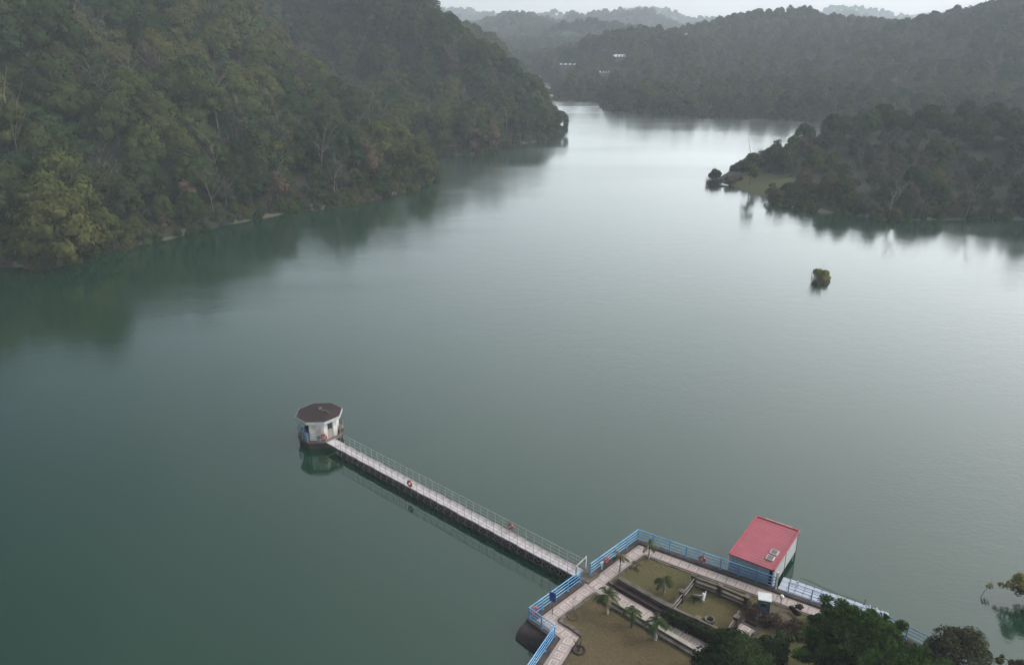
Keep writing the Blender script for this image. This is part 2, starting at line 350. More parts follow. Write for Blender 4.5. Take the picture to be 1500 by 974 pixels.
def haze():
    m = bpy.data.materials.new('haze'); m.use_nodes = True; t = m.node_tree; t.nodes.clear()
    o = N(t, 'ShaderNodeOutputMaterial'); v = N(t, 'ShaderNodeVolumePrincipled')
    v.inputs['Color'].default_value = (.86, .94, 1, 1); v.inputs['Density'].default_value = HAZE; v.inputs['Anisotropy'].default_value = .1
    t.links.new(v.outputs[0], o.inputs['Volume'])
    try: m.cycles.homogeneous_volume = True
    except Exception: pass
    b = MB().box((0, 1780, 72), (6200, 4740, 152)); ob = b.build('haze', m); tag(ob, kind='stuff', label='thin grey mist over the lake and the far hills')
HAZE = .00042
haze()

# ------------------------------------------------------------------ tree building blocks
def leaf_mesh(name, centres, radii, n, size, m, seed, squash=.85, core=True, up=.5, jag=.3, elong=1.5):
    """crown: many small leaf faces over a cloud of clumps, so outline and gaps are uneven"""
    g = np.random.default_rng(seed); C_ = np.array(centres); Rr = np.array(radii); k = g.choice(len(C_), n, p=Rr ** 2 / (Rr ** 2).sum())
    d = g.normal(size=(n, 3)); d[:, 2] += up; d /= np.linalg.norm(d, axis=1)[:, None]
    rad = Rr[k] * (.72 + .36 * g.random(n) ** .8)
    P = C_[k] + d * rad[:, None] * np.array([1, 1, squash])
    nn = d + g.normal(size=(n, 3)) * jag; nn /= np.linalg.norm(nn, axis=1)[:, None]
    a = np.cross(nn, g.normal(size=(n, 3))); a /= np.linalg.norm(a, axis=1)[:, None]; b = np.cross(nn, a)
    s = size * (.6 + .8 * g.random(n)); sa = (s * elong * .5)[:, None] * a; sb = (s * .5)[:, None] * b
    V = np.stack([P - sa, P - sb * (.6 + .5 * g.random((n, 1))), P + sa, P + sb * (.6 + .5 * g.random((n, 1)))], 1).reshape(-1, 3)
    F = np.arange(4 * n).reshape(-1, 4)
    verts = V.tolist(); faces = F.tolist()
    if core:                                              # inner twigs and leaves, seen through the gaps
        for c, r in zip(C_, Rr):
            b0 = len(verts); rr = r * .72
            pts = [(0, 0, 1), (.89, 0, .45), (.28, .85, .45), (-.72, .53, .45), (-.72, -.53, .45), (.28, -.85, .45), (.72, .53, -.45), (-.28, .85, -.45), (-.89, 0, -.45), (-.28, -.85, -.45), (.72, -.53, -.45), (0, 0, -1)]
            for p in pts: verts.append([c[0] + p[0] * rr, c[1] + p[1] * rr, c[2] + p[2] * rr * squash])
            for f in ((0, 1, 2), (0, 2, 3), (0, 3, 4), (0, 4, 5), (0, 5, 1), (1, 6, 2), (2, 7, 3), (3, 8, 4), (4, 9, 5), (5, 10, 1), (6, 7, 2), (7, 8, 3), (8, 9, 4), (9, 10, 5), (10, 6, 1), (11, 7, 6), (11, 8, 7), (11, 9, 8), (11, 10, 9), (11, 6, 10)):
                faces.append([b0 + q for q in f])
    me = bpy.data.meshes.new(name); me.from_pydata(verts, [], faces); me.materials.append(m); me.update(); return me
def branches(seed, base_h, H, spread, nb, r0, depth=3, n=5, up=.5, bend=.15, start=.35):
    """tapered trunk with forking limbs -> MB and limb tips"""
    rg = random.Random(seed); mb = MB(); tips = []
    def grow(p, d, L, r, lev):
        pts = [p]; q = p.copy(); dd = d.copy(); k = 4
        for i in range(k):
            dd = (dd + Vector((rg.uniform(-1, 1), rg.uniform(-1, 1), rg.uniform(-.4, .8))) * bend).normalized(); q = q + dd * L / k; pts.append(q.copy())
        mb.tube(pts, [r * (1 - .6 * i / k) for i in range(k + 1)], n if lev == 0 else max(3, n - lev), cap=False)
        tips.append((q.copy(), lev))
        if lev < depth:
            for j in range(rg.choice((2, 3, 3)) if lev else nb):
                i = rg.randint(1, k) if lev else max(1, min(k, int(k * (start + (1 - start) * j / nb)) + 1)); a = rg.uniform(0, 6.283)
                s = Vector((math.cos(a), math.sin(a), rg.uniform(.1, 1) * up * 2)); nd = (s * spread + dd * .5).normalized()
                grow(pts[i], nd, L * rg.uniform(.45, .72), r * .45, lev + 1)
    grow(Vector((0, 0, 0)), Vector((rg.uniform(-.1, .1), rg.uniform(-.1, .1), 1)).normalized(), H, r0, 0)
    return mb, tips
def round_crown(name, seed, rad, H, nl, n, size, m, flat=.75, base=.38, squash=.8, core=True):
    g = np.random.default_rng(seed); cs = []; rs = []
    for i in range(nl):
        a = 2.4 * i + g.uniform(-.5, .5); q = math.sqrt((i + .5) / nl); r = rad * .64 * q
        z = H * (base + (1 - base) * (.92 - q ** 2 * flat * 1.05 + g.uniform(-.17, .10)))
        cr = rad * g.uniform(.16, .40)
        cs.append((r * math.cos(a), r * math.sin(a), z - cr * .5)); rs.append(cr)
    return leaf_mesh(name, cs, rs, n, size, m, seed, squash, core)
PROT = {}           # kind -> list of (crown mesh, trunk mesh)
def proto(kind, crown, seed, H, r0=.22, bark=None, nb=4, depth=1, spread=.8):
    mb, _ = branches(seed, 0, H, spread, nb, r0, depth, 5)
    me = bpy.data.meshes.new('trunk'); me.from_pydata(mb.v, [], mb.f); me.materials.append(bark or M_BARK)
    PROT.setdefault(kind, []).append((crown, me))
for i in range(5): proto('dark', round_crown('crown', 10 + i, 5.2 + .4 * (i % 3), 9.5, 26 + i, 3600, .50, F_DARK, flat=.7 + .1 * (i % 2)), i, 6.5)
for i in range(4): proto('olive', round_crown('crown', 30 + i, 5.8, 10.0, 32, 3800, .46, F_OLIVE, flat=.95), 20 + i, 7)
for i in range(3): proto('grey', round_crown('crown', 50 + i, 4.8, 9.5, 24, 2200, .38, F_GREY, flat=.8, core=False), 40 + i, 7.4, .2, M_TWIG, 7, 2)
for i in range(2): proto('fresh', round_crown('crown', 60 + i, 4.0, 8.5, 20, 2600, .45, F_BRIGHT), 60 + i, 6)
for i in range(2): proto('brown', round_crown('crown', 70 + i, 3.8, 7.5, 12, 1500, .40, F_BROWN, base=.25, core=False), 70 + i, 6.4, .15, M_TWIG, 8, 2)
for i in range(2): proto('tall', round_crown('crown', 80 + i, 3.6, 13.0, 10, 1500, .5, F_OLIVE, base=.42), 80 + i, 11, .2, M_TWIG, 5, 1, .5)
def bare_mesh(seed, H, m, depth=3, r0=.2, n=5, spread=.75, nb=6):
    mb, tips = branches(seed, 0, H, spread, nb, r0, depth, n, start=.3); me = bpy.data.meshes.new('branches'); me.from_pydata(mb.v, [], mb.f); me.materials.append(m); return me
BARE = [bare_mesh(90 + i, 8.5, M_TWIG if i % 2 else M_PALE_BARK, 4, .19, 5, .75, 7) for i in range(4)]
KINDS = ['dark', 'olive', 'grey', 'fresh', 'brown', 'tall', 'bare']
CATS = {'dark': ('dark green rounded tree', 'dark_broadleaf_tree'), 'olive': ('wide olive green tree', 'olive_broadleaf_tree'), 'grey': ('thin grey green tree', 'sparse_tree'),
        'fresh': ('fresh green leafy tree', 'fresh_green_tree'), 'brown': ('low brown leafed tree', 'brown_leafed_tree'), 'tall': ('tall high crowned tree', 'tall_slender_tree'), 'bare': ('leafless pale branched tree', 'bare_tree')}

# ------------------------------------------------------------------ where the forest grows
def scatter(x0, x1, y0, y1, step, fn, seed):
    g = np.random.default_rng(seed); gx, gy = np.meshgrid(np.arange(float(x0), x1, step), np.arange(float(y0), y1, step)); gx[::2] += step / 2
    x = gx.ravel() + g.uniform(-.42, .42, gx.size) * step; y = gy.ravel() + g.uniform(-.42, .42, gx.size) * step
    z = fn(x, y); return x, y, z
def clear_view(x, y, z, top, veg, far=False):
    """does terrain plus canopy hide the point (x, y, z + top) from the drone?"""
    ok = np.ones(len(x), bool)
    for k in np.linspace(.25, .97, 46):
        X, Y = x * k, y * k; Z = CAM_H + (z + top - CAM_H) * k
        h = height(X, Y) if not far else np.where(Y < 990, height(X, Y), far_height(X, Y))
        ok &= Z > np.where(h > .2, h + veg, h)
    return ok
def pix(x, y, z):
    c, s = math.cos(PITCH), math.sin(PITCH); dz = z - CAM_H; f_ = y * c - dz * s; dn = -y * s - dz * c
    return 750 + FPX * x / f_, 487 + FPX * dn / f_
def sight_ground(u, v, lift=0, lo=100, hi=900):
    x = (u - 750) / FPX; y = (v - 487) / FPX; c, s_ = math.cos(PITCH), math.sin(PITCH); dd = np.array([x, c - y * s_, -s_ - y * c])
    P = np.linspace(lo, hi, 2400)[:, None] * dd[None] + np.array([0, 0, CAM_H]); h = np.maximum(height(P[:, 0], P[:, 1]), 0) + lift; i = int(np.argmax(P[:, 2] <= h)); return P[i, 0], P[i, 1], h[i] - lift
HOUSES = [sight_ground(u, v, 3.2) for u, v in ((907, 80), (833, 92), (885, 103), (787, 111), (1000, 50))]
def not_before_house(x, y):
    ok = np.ones(np.shape(x), bool)
    for hx_, hy_, _ in HOUSES:
        L = math.hypot(hx_, hy_); ux, uy = hx_ / L, hy_ / L; al = (x - hx_) * ux + (y - hy_) * uy; ac = abs((x - hx_) * uy - (y - hy_) * ux); ok &= ~((al > -34) & (al < 5) & (ac < 7))
    return ok
X1, Y1, Z1 = scatter(-260, 420, 120, 640, 5.9, height, 1)
D1 = dist(LAKE, X1, Y1)
u_, v_ = pix(X1, Y1, Z1 + 5)
grass_tip = (np.hypot(X1 - 65, Y1 - 215) < 9) | ((X1 < 68.5) & (X1 > 40) & (Y1 > 195) & (Y1 < 262))
k1 = (Z1 > .35) & (D1 > 1.6) & (u_ > -260) & (u_ < 1760) & ~grass_tip & not_before_house(X1, Y1) & ((Y1 < 300) | (D1 > 2))
X1, Y1, Z1, D1 = [a[k1] for a in (X1, Y1, Z1, D1)]
vis = clear_view(X1, Y1, Z1, 11, 3.5)
X1, Y1, Z1, D1 = [a[vis] for a in (X1, Y1, Z1, D1)]
g = np.random.default_rng(5)
def pick_kind(x, y, d, r, zone):
    base = {'left': [.46, .28, .12, .03, .04, .055, .015], 'headland': [.27, .27, .26, .01, .15, .02, .02], 'far': [.44, .21, .21, .01, .09, .03, .01]}[zone]
    return r.choice(KINDS, p=base)
def zone_of(x, y):
    if x < 30 or y > 470 and x < 20: return 'left'
    return 'headland' if y < 318 else 'far'
recs = []
for x, y, z, d in zip(X1, Y1, Z1, D1):
    zn = zone_of(x, y); kd = pick_kind(x, y, d, g, zn)
    patch = fbm(np.array([x / 30]), np.array([y / 30]))[0]
    front = y < 262 + (-20 - x) * 1.35 or zn == 'headland'
    if kd in ('dark', 'olive'): kd = 'olive' if patch + g.normal() * .07 > (.50 if front else .61) else 'dark'
    s = (.55 + .95 * g.random() ** 1.7) * (1 if zn == 'left' else .68 if zn == 'headland' else .78)
    if kd in ('bare', 'tall'): s *= .9
    if d < 6: s *= .72
    if zn == 'headland' and x < 90: s *= .8
    recs.append((x, y, z - .3, s, g.uniform(0, 6.28), kd, zn, d, g.uniform(.78, 1.3) if zn == 'left' else g.uniform(.8, 1.05)))
recs.sort(key=lambda q: math.hypot(q[0], q[1]))
# the ones the photograph shows largest become trees of their own
indiv = []; rest = []
for q in recs:
    u, v = pix(q[0], q[1], q[2] + 6 * q[3])
    (indiv if len(indiv) < 285 and -10 < u < 1510 and v > -5 and q[3] > .5 and q[7] > 2.5 else rest).append(q)
NEAR_VIS = clear_view(np.array([q[0] for q in indiv]), np.array([q[1] for q in indiv]), np.array([q[2] for q in indiv]), 7.5, 6.0)
rest += [q for q, k in zip(indiv, NEAR_VIS) if not k]; indiv = [q for q, k in zip(indiv, NEAR_VIS) if k]
more = [q for q in rest if -10 < pix(q[0], q[1], q[2] + 5)[0] < 1510 and pix(q[0], q[1], q[2] + 6)[1] > -5 and q[3] > .5]
vm = clear_view(np.array([q[0] for q in more]), np.array([q[1] for q in more]), np.array([q[2] for q in more]), 7.5, 6.0)
more = [q for q, k in zip(more, vm) if k]; more.sort(key=lambda q: math.hypot(q[0], q[1])); _have = set(id(q) for q in indiv)
for q in more:
    if len(indiv) >= 285: break
    if id(q) not in _have: indiv.append(q); _have.add(id(q))
rest = [q for q in rest if id(q) not in _have]

def place_name(q):
    x, y, z, zn, d = q[0], q[1], q[2], q[6], q[7]; u, v = pix(x, y, z + 6)
    if zn == 'left':
        spur = 'second left hill' if (x > -24 and y > 245) or y > 262 else 'nearer left hill'
        b = 'at the waterline of' if d < 9 else 'low on' if d < 26 else 'midway up' if d < 50 else 'upper slope of' if d < 80 else 'high on'
        part = 'by the edge' if u < 90 else 'left part' if u < 210 else 'centre left' if u < 330 else 'middle part' if u < 450 else 'right part' if u < 560 else 'at its point'
        return f'{b} the {spur}, {part}'
    if zn == 'headland':
        b = 'at the shoreline of' if d < 8 else 'behind the shore of' if d < 20 else 'midway up' if d < 36 else 'on the crown of'
        side = 'by the tip' if u < 1180 else 'left part' if u < 1270 else 'middle part' if u < 1350 else 'right part' if u < 1430 else 'by the edge'
        return f'{b} the right headland, {side}'
    return 'on the hazy hill across the water'
def make_tree(q, label=None, group=None, kindkey=None, var=None, tint=None):
    x, y, z, s, rz, kd = q[:6]; zs = q[8] if len(q) > 8 else 1
    adj, nm = CATS[kd]; sz = ('small ' if s < .74 else 'large ' if s > 1.0 else '') if label is None else ''; adj = sz + adj
    label = label or f'{adj} {place_name(q)}'; 
    t = empty(nm, (x, y, z), rz, label=label, cat='tree', group=group or f'{adj}s {place_name(q)}'); t.scale = (s, s, s * zs)
    rr = random.Random(int(x * 131 + y * 17))
    if kd == 'bare':
        o = bpy.data.objects.new('branches', BARE[rr.choice((1, 3))] if var is None else BARE[var]); COL.objects.link(o); o.parent = t
    else:
        cm, tm = rr.choice(PROT[kd]) if var is None else PROT[kd][var]
        for n_, me in (('crown', cm), ('trunk', tm)):
            o = bpy.data.objects.new(n_, me); COL.objects.link(o); o.parent = t
    return t
for q in indiv: make_tree(q)

# the wood beyond: one mass, trees set out by geometry nodes
X2, Y2, Z2 = scatter(-520.0, 640, 640, 990, 8.5, height, 2)
X3, Y3, Z3 = scatter(-900, 900, 990, 1700, 12, far_height, 3)
X4, Y4, Z4 = scatter(-1500, 1500, 1700, 3300, 24, far_height, 4)
pts = [(q[0], q[1], q[2], q[3], q[4], q[5]) for q in rest]
for X, Y, Z, sc, veg in ((X2, Y2, Z2, .95, 4), (X3, Y3, Z3, 1.25, 5), (X4, Y4, Z4, 1.9, 8)):
    u, v = pix(X, Y, Z + 8); k = (u > -160) & (u < 1660) & (Z > .4) & not_before_house(X, Y); X, Y, Z = X[k], Y[k], Z[k]
    k = clear_view(X, Y, Z, 16 * sc, veg, far=True); X, Y, Z = X[k], Y[k], Z[k]
    for x, y, z in zip(X, Y, Z): pts.append((x, y, z - .5, sc * g.uniform(.6, 1.05), g.uniform(0, 6.28), g.choice(['dark', 'olive', 'grey', 'brown'], p=[.5, .22, .2, .08])))
# undergrowth: low bushes along the shore and under the trees
XS, YS, ZS = scatter(-140, 200, 125, 480, 2.2, height, 8); DS = dist(LAKE, XS, YS); us, vs = pix(XS, YS, ZS)
k = ((ZS > .1) & (DS < 10) | (ZS < .1) & (DS < 1.1)) & (us > -100) & (us < 1600) & (np.hypot(XS - 66, YS - 216) > 9) & ~((XS < 67) & (XS > 40) & (YS > 195) & (YS < 262))
BUSH = [(x, y, max(z, .1) - s_ * 3.6, s_, g.uniform(0, 6.28), g.choice(['dark', 'olive', 'brown', 'grey', 'fresh'], p=[.38, .27, .16, .16, .03])) for x, y, z in zip(XS[k], YS[k], ZS[k]) for s_ in (g.uniform(.17, .36),) if g.random() < .88]
def mass(name, pts, label, cat):
    col = bpy.data.collections.new(name + '_kinds'); order = []
    for kd in ('dark', 'olive', 'grey', 'fresh', 'brown', 'tall', 'bare'):
        ms = PROT[kd] if kd != 'bare' else [(BARE[1], None), (BARE[3], None)]
        for cm, tm in ms:
            i = len(order); order.append(kd)
            me = cm
            if tm is not None:
                import bmesh
                bm = bmesh.new(); bm.from_mesh(cm); n0 = len(bm.faces); bm.from_mesh(tm); bm.faces.ensure_lookup_table()
                for f in bm.faces[n0:]: f.material_index = 1
                me = bpy.data.meshes.new('tree_with_trunk'); bm.to_mesh(me); bm.free(); me.materials.append(cm.materials[0]); me.materials.append(tm.materials[0])
            o = bpy.data.objects.new('k%02d' % i, me); col.objects.link(o)
    idx = {kd: [i for i, o in enumerate(order) if o == kd] for kd in set(order)}
    me = bpy.data.meshes.new(name); me.from_pydata([p[:3] for p in pts], [], [])
    for an, ty, vals in (('which', 'INT', [random.choice(idx[p[5]]) for p in pts]), ('size', 'FLOAT', [p[3] for p in pts]), ('turn', 'FLOAT', [p[4] for p in pts])):
        a = me.attributes.new(an, ty, 'POINT'); a.data.foreach_set('value', vals)
    o = bpy.data.objects.new(name, me); COL.objects.link(o)
    gt = bpy.data.node_groups.new(name, 'GeometryNodeTree'); gt.interface.new_socket('Geometry', in_out='INPUT', socket_type='NodeSocketGeometry'); gt.interface.new_socket('Geometry', in_out='OUTPUT', socket_type='NodeSocketGeometry')
    gi = gt.nodes.new('NodeGroupInput'); go = gt.nodes.new('NodeGroupOutput'); ip = gt.nodes.new('GeometryNodeInstanceOnPoints'); ci = gt.nodes.new('GeometryNodeCollectionInfo')
    ci.inputs['Collection'].default_value = col; ci.inputs['Separate Children'].default_value = True; ci.inputs['Reset Children'].default_value = True
    ip.inputs['Pick Instance'].default_value = True
    def attr(n, ty):
        a = gt.nodes.new('GeometryNodeInputNamedAttribute'); a.data_type = ty; a.inputs['Name'].default_value = n; return a.outputs[0]
    cx = gt.nodes.new('ShaderNodeCombineXYZ'); gt.links.new(attr('turn', 'FLOAT'), cx.inputs['Z'])
    e2 = gt.nodes.new('FunctionNodeEulerToRotation'); gt.links.new(cx.outputs[0], e2.inputs[0])
    gt.links.new(gi.outputs[0], ip.inputs['Points']); gt.links.new(ci.outputs[0], ip.inputs['Instance']); gt.links.new(attr('which', 'INT'), ip.inputs['Instance Index'])
    gt.links.new(e2.outputs[0], ip.inputs['Rotation']); gt.links.new(attr('size', 'FLOAT'), ip.inputs['Scale']); gt.links.new(ip.outputs[0], go.inputs[0])
    md = o.modifiers.new('trees', 'NODES'); md.node_group = gt
    tag(o, label, cat, kind='stuff'); return o
mass('forest', pts, 'dense hazy woodland covering the hills around the lake', 'forest')
mass('undergrowth', BUSH, 'low bushes and scrub along the wooded shoreline', 'undergrowth')
print('TREES', len(indiv), len(pts), len(BUSH), flush=True)

# ================================================================== the lakeside terrace, pier, hut and boathouse
def MM(*a, **k): return mat(*a, **k)
M_KERB = MM('weathered_brown_concrete', (.085, .065, .060), (.045, .036, .036), 1.2, .9, bump=.4, bscale=12)
M_STONE = MM('grey_brown_stone', (.17, .145, .12), (.10, .085, .072), 2.5, .9, bump=.5, bscale=10, c3=(.07, .06, .05), scale3=.8)
M_CREAM = MM('cream_painted_concrete', (.46, .42, .35), (.33, .30, .25), 2, .85, bump=.2)
M_WHITE = MM('white_painted_steel', (.54, .54, .52), (.42, .42, .40), 2, .6)
M_BLUE = MM('sky_blue_painted_steel', (.16, .40, .66), (.10, .30, .54), 1.2, .5, c3=(.24, .48, .70), scale3=.5)
M_BLUEDK = MM('faded_blue_painted_steel', (.10, .27, .46), (.08, .21, .38), 1.5, .55)
M_RAILG = MM('grey_galvanised_steel', (.40, .42, .38), (.30, .31, .29), 2, .5, metallic=.2)
M_DARK = MM('dark_timber_and_steel', (.050, .038, .036), (.028, .022, .022), 1.5, .85)
M_RED = MM('orange_red_plastic', (.42, .045, .035), (.32, .035, .03), 3, .5)
M_SIGN = MM('royal_blue_board', (.018, .06, .25), (.014, .045, .19), 2, .6)
M_ROOFR = MM('red_painted_sheet_roof', (.37, .095, .120), (.33, .082, .105), .8, .6, c3=(.29, .09, .10), scale3=.5)
M_WALLG = MM('pale_blue_grey_cladding', (.33, .40, .43), (.27, .33, .36), 1.1, .6)
M_WALLS = MM('pale_grey_and_sunlit_cladding', (.46, .49, .49), (.38, .41, .41), .9, .6)  # lighter tone paints the sunlit boathouse wall; plain grey on raft and hood
M_ROOFB = MM('brown_bitumen_roof', (.040, .026, .026), (.026, .019, .020), .9, .95, bump=.3, c3=(.052, .036, .034), scale3=.35)
M_WALLW = MM('white_rendered_wall', (.70, .68, .67), (.58, .56, .55), 1.4, .85, c3=(.42, .38, .34), scale3=.8)
M_DOCK = MM('pale_plastic_float', (.42, .45, .51), (.34, .37, .44), 2, .5)
M_DECK = MM('white_pier_panel', (.62, .58, .58), (.50, .46, .46), 1.5, .85, c3=(.38, .34, .34), scale3=.9)
M_CONC = MM('dark_wet_concrete', (.050, .036, .038), (.028, .022, .024), 1.1, .7, bump=.4, bscale=6)
M_LIME = MM('whitewashed_palm_bark', (.42, .40, .36), (.28, .25, .22), 6, .9)
M_PALM = foliage('palm_leaflets', [(.035, .055, .022), (.060, .075, .026)], .15, .3, 2)
M_PALMD = MM('dry_palm_frond', (.13, .11, .06), (.09, .075, .045), 4, .9)
M_HEDGE = foliage('hedge_leaves', [(.028, .034, .018), (.036, .040, .02)], .1, .4, 2)
M_DRY = MM('dry_straw', (.20, .155, .09), (.13, .10, .06), 5, .95)
M_SOIL = MM('bare_brown_soil', (.13, .10, .065), (.085, .065, .045), 1.2, .95, bump=.6, bscale=5)
M_CAB = MM('blue_grey_cabinet_steel', (.085, .15, .19), (.07, .12, .155), 2, .5)
M_GLASSD = MM('dark_window_panel', (.02, .035, .05), None, 1, .25)
M_BLACK = MM('black_shade_and_soil', (.008, .008, .009), None, 1, .9)  # flat black: painted shade in openings and under the pier, planter soil too
M_CRATE = MM('brown_worn_timber', (.13, .095, .06), (.07, .05, .035), 3, .9)

def lawn_mat(name, a, b, c):
    m = mat(name, a, b, .55, .95, bump=.9, bscale=9, c3=c, scale3=.22)
    t = m.node_tree; bs = t.nodes['Principled BSDF']; src = bs.inputs['Base Color'].links[0].from_socket
    co = N(t, 'ShaderNodeTexCoord'); n = N(t, 'ShaderNodeTexNoise'); n.inputs['Scale'].default_value = 5; n.inputs['Detail'].default_value = 8; n.inputs['Roughness'].default_value = .75
    t.links.new(co.outputs['Object'], n.inputs['Vector']); mr = N(t, 'ShaderNodeMapRange'); mr.inputs[1].default_value = .3; mr.inputs[2].default_value = .7; mr.inputs[3].default_value = .68; mr.inputs[4].default_value = 1.3
    t.links.new(n.outputs['Fac'], mr.inputs[0]); hs = N(t, 'ShaderNodeHueSaturation'); t.links.new(mr.outputs[0], hs.inputs['Value']); t.links.new(src, hs.inputs['Color']); t.links.new(hs.outputs[0], bs.inputs['Base Color'])
    return m
M_LAWN1 = lawn_mat('dry_brown_lawn', (.118, .084, .042), (.094, .072, .034), (.078, .071, .028))
M_LAWN2 = lawn_mat('olive_lawn', (.092, .082, .030), (.074, .070, .026), (.104, .083, .035))

def tile_mat():
    """paving slabs: a pale square ring with a dot on each pinkish slab, along local x"""
    m = mat('ring_patterned_paving', (.42, .33, .30), (.36, .285, .26), 1.5, .85, c3=(.30, .25, .225), scale3=.5)
    t = m.node_tree; bs = t.nodes['Principled BSDF']; src = bs.inputs['Base Color'].links[0].from_socket
    co = N(t, 'ShaderNodeTexCoord'); sp = N(t, 'ShaderNodeSeparateXYZ'); t.links.new(co.outputs['Object'], sp.inputs[0])
    def M(op, a, b=None, c=None):
        n = N(t, 'ShaderNodeMath', operation=op)
        for i, x in enumerate((a, b, c)):
            if x is None: continue
            if isinstance(x, (int, float)): n.inputs[i].default_value = x
            else: t.links.new(x, n.inputs[i])
        return n.outputs[0]
    P = .80
    fx = M('ABSOLUTE', M('SUBTRACT', M('FRACT', M('DIVIDE', sp.outputs['X'], P)), .5)); fy = M('ABSOLUTE', M('DIVIDE', sp.outputs['Y'], P))
    d = M('MAXIMUM', fx, fy)
    ring = M('MULTIPLY', M('GREATER_THAN', d, .24), M('LESS_THAN', d, .37)); dot = M('LESS_THAN', d, .10); msk = M('MINIMUM', M('ADD', ring, dot), 1.0)
    nz = N(t, 'ShaderNodeTexNoise'); nz.inputs['Scale'].default_value = 2.2; nz.inputs['Detail'].default_value = 5; t.links.new(co.outputs['Object'], nz.inputs['Vector'])
    wear = N(t, 'ShaderNodeMapRange'); wear.inputs[1].default_value = .35; wear.inputs[2].default_value = .6; wear.inputs[3].default_value = .2; wear.inputs[4].default_value = .75; t.links.new(nz.outputs['Fac'], wear.inputs[0])
    mk = M('MULTIPLY', msk, wear.outputs[0])
    mx = N(t, 'ShaderNodeMix', data_type='RGBA'); t.links.new(mk, mx.inputs[0]); t.links.new(src, mx.inputs[6]); mx.inputs[7].default_value = (.60, .55, .52, 1)
    jt = M('GREATER_THAN', fx, .485)
    m2 = N(t, 'ShaderNodeMix', data_type='RGBA'); t.links.new(M('MULTIPLY', jt, .6), m2.inputs[0]); t.links.new(mx.outputs[2], m2.inputs[6]); m2.inputs[7].default_value = (.16, .13, .12, 1)
    t.links.new(m2.outputs[2], bs.inputs['Base Color']); return m
M_TILE = tile_mat()

V2 = lambda p: Vector((p[0], p[1]))
Kc = Vector((10.84, 58.0)); A0 = Vector((1.12, 48.06)); Bc = Vector((2.95, 46.12)); Cc = Vector((.95, 42.4))
d_nw = (A0 - Kc).normalized(); d_ne = (Vector(at(1132.6, 845.7, 2.1)[:2]) - Vector(at(933, 776.5, 2.1)[:2])).normalized(); d_sw = (Bc - A0).normalized(); d_w = (Cc - Bc).normalized()
Qc = Vector(at(1298, 905, 2.1)[:2]); Qc = Kc + d_ne * (Qc - Kc).dot(d_ne); d_e = (Vector(at(1436, 974, 2.1)[:2]) - Vector(at(1300, 906, 2.1)[:2])).normalized()
NE_END = Qc; W_END = Bc + d_w * 34
def line_off(p, d, off):                                  # line shifted to its left (off > 0) or right
    n = Vector((-d.y, d.x)); return p + n * off, d
def meet(l1, l2):
    (p, d), (q, e_) = l1, l2; den = d.x * e_.y - d.y * e_.x; t = ((q.x - p.x) * e_.y - (q.y - p.y) * e_.x) / den; return p + d * t
def chain(off):                                           # terrace outline moved inwards by off
    L = [line_off(NE_END, -d_ne, off), line_off(Kc, d_nw, off), line_off(A0, d_sw, off), line_off(Bc, d_w, off)]
    return [meet(L[0], line_off(Qc, -d_e, off)), meet(L[0], L[1]), meet(L[1], L[2]), meet(L[2], L[3]), L[3][0] + d_w * 34]
Z0 = 1.0
o0 = chain(0)
slab = MB().prism([tuple(p) for p in o0] + [(-10, 5), (-10, -60), tuple(Qc + d_e * 60 + Vector((0, -40))), tuple(Qc + d_e * 60)], -2.5, Z0).build('terrace_ground', M_KERB); tag(slab, kind='structure')
def strip(poly_a, poly_b, z, h, m, name):                 # band between two outlines
    mb = MB()
    for i in range(len(poly_a) - 1):
        mb.prism([tuple(poly_a[i]), tuple(poly_a[i + 1]), tuple(poly_b[i + 1]), tuple(poly_b[i])], z - .2, z + h)
    return mb.build(name, m)
oa, ob = chain(-.06), chain(.42)
tag(strip([line_off(Qc + d_e * 60, -d_e, -.06)[0]] + oa, [line_off(Qc + d_e * 60, -d_e, .42)[0]] + ob, Z0, .13, M_KERB, 'terrace_kerb'), kind='structure')
# tiled path pieces, each with its own local axis so the ring pattern runs along it
PW = 1.12
oc, od = chain(.50), chain(.50 + PW); od[0] = meet(line_off(Qc, -d_ne, .5 + PW * .86), line_off(Qc, -d_e, .5 + PW)); od[1] = meet(line_off(Qc, -d_ne, .5 + PW * .86), line_off(Kc, d_nw, .5 + PW))
def path_piece(c0, c1, i0, i1, zz=.012, name='tiled_path'):
    a, b = c0[i0], c0[i1]; p, q = c1[i0], c1[i1]; mid = (a + p) / 2; d = (b - a).normalized(); n = Vector((-d.y, d.x)); ang = math.atan2(d.y, d.x)
    org = mid; pts = [((v - org).dot(d), (v - org).dot(n)) for v in (a, b, q, p)]
    o = MB().prism(pts, -.1, zz).build(name, M_TILE, loc=(org.x, org.y, Z0), rz=ang); tag(o, kind='structure'); return o
for i in range(4): path_piece(oc, od, i, i + 1, .012)
# central path from the pier gate to the south-east
g0 = Vector(at(872, 857, 1)[:2]); g1 = Vector(at(1030, 949, 1)[:2]); dc = (g1 - g0).normalized(); nc = Vector((-dc.y, dc.x)); g1 = g0 + dc * 17
ang_c = math.atan2(dc.y, dc.x)
def lp(s_, t_): return g0 + dc * s_ + nc * t_             # along / across the central path
cp = MB().prism([(-.9, -.6), (17, -.6), (17, .6), (-.9, .6)], -.1, .018).build('tiled_path', M_TILE, loc=(g0.x, g0.y, Z0), rz=ang_c); tag(cp, kind='structure')
# worn dark slabs missing from the path
for s_, t_ in ((6.6, .12), (10.6, -.1)):
    c = lp(s_, t_); o = MB().box((c.x, c.y, Z0 + .02), (.62, .5, .02), ang_c).build('worn_slab', MM('dark_bare_slab', (.17, .14, .14), (.12, .10, .10), 3)); tag(o, kind='structure')
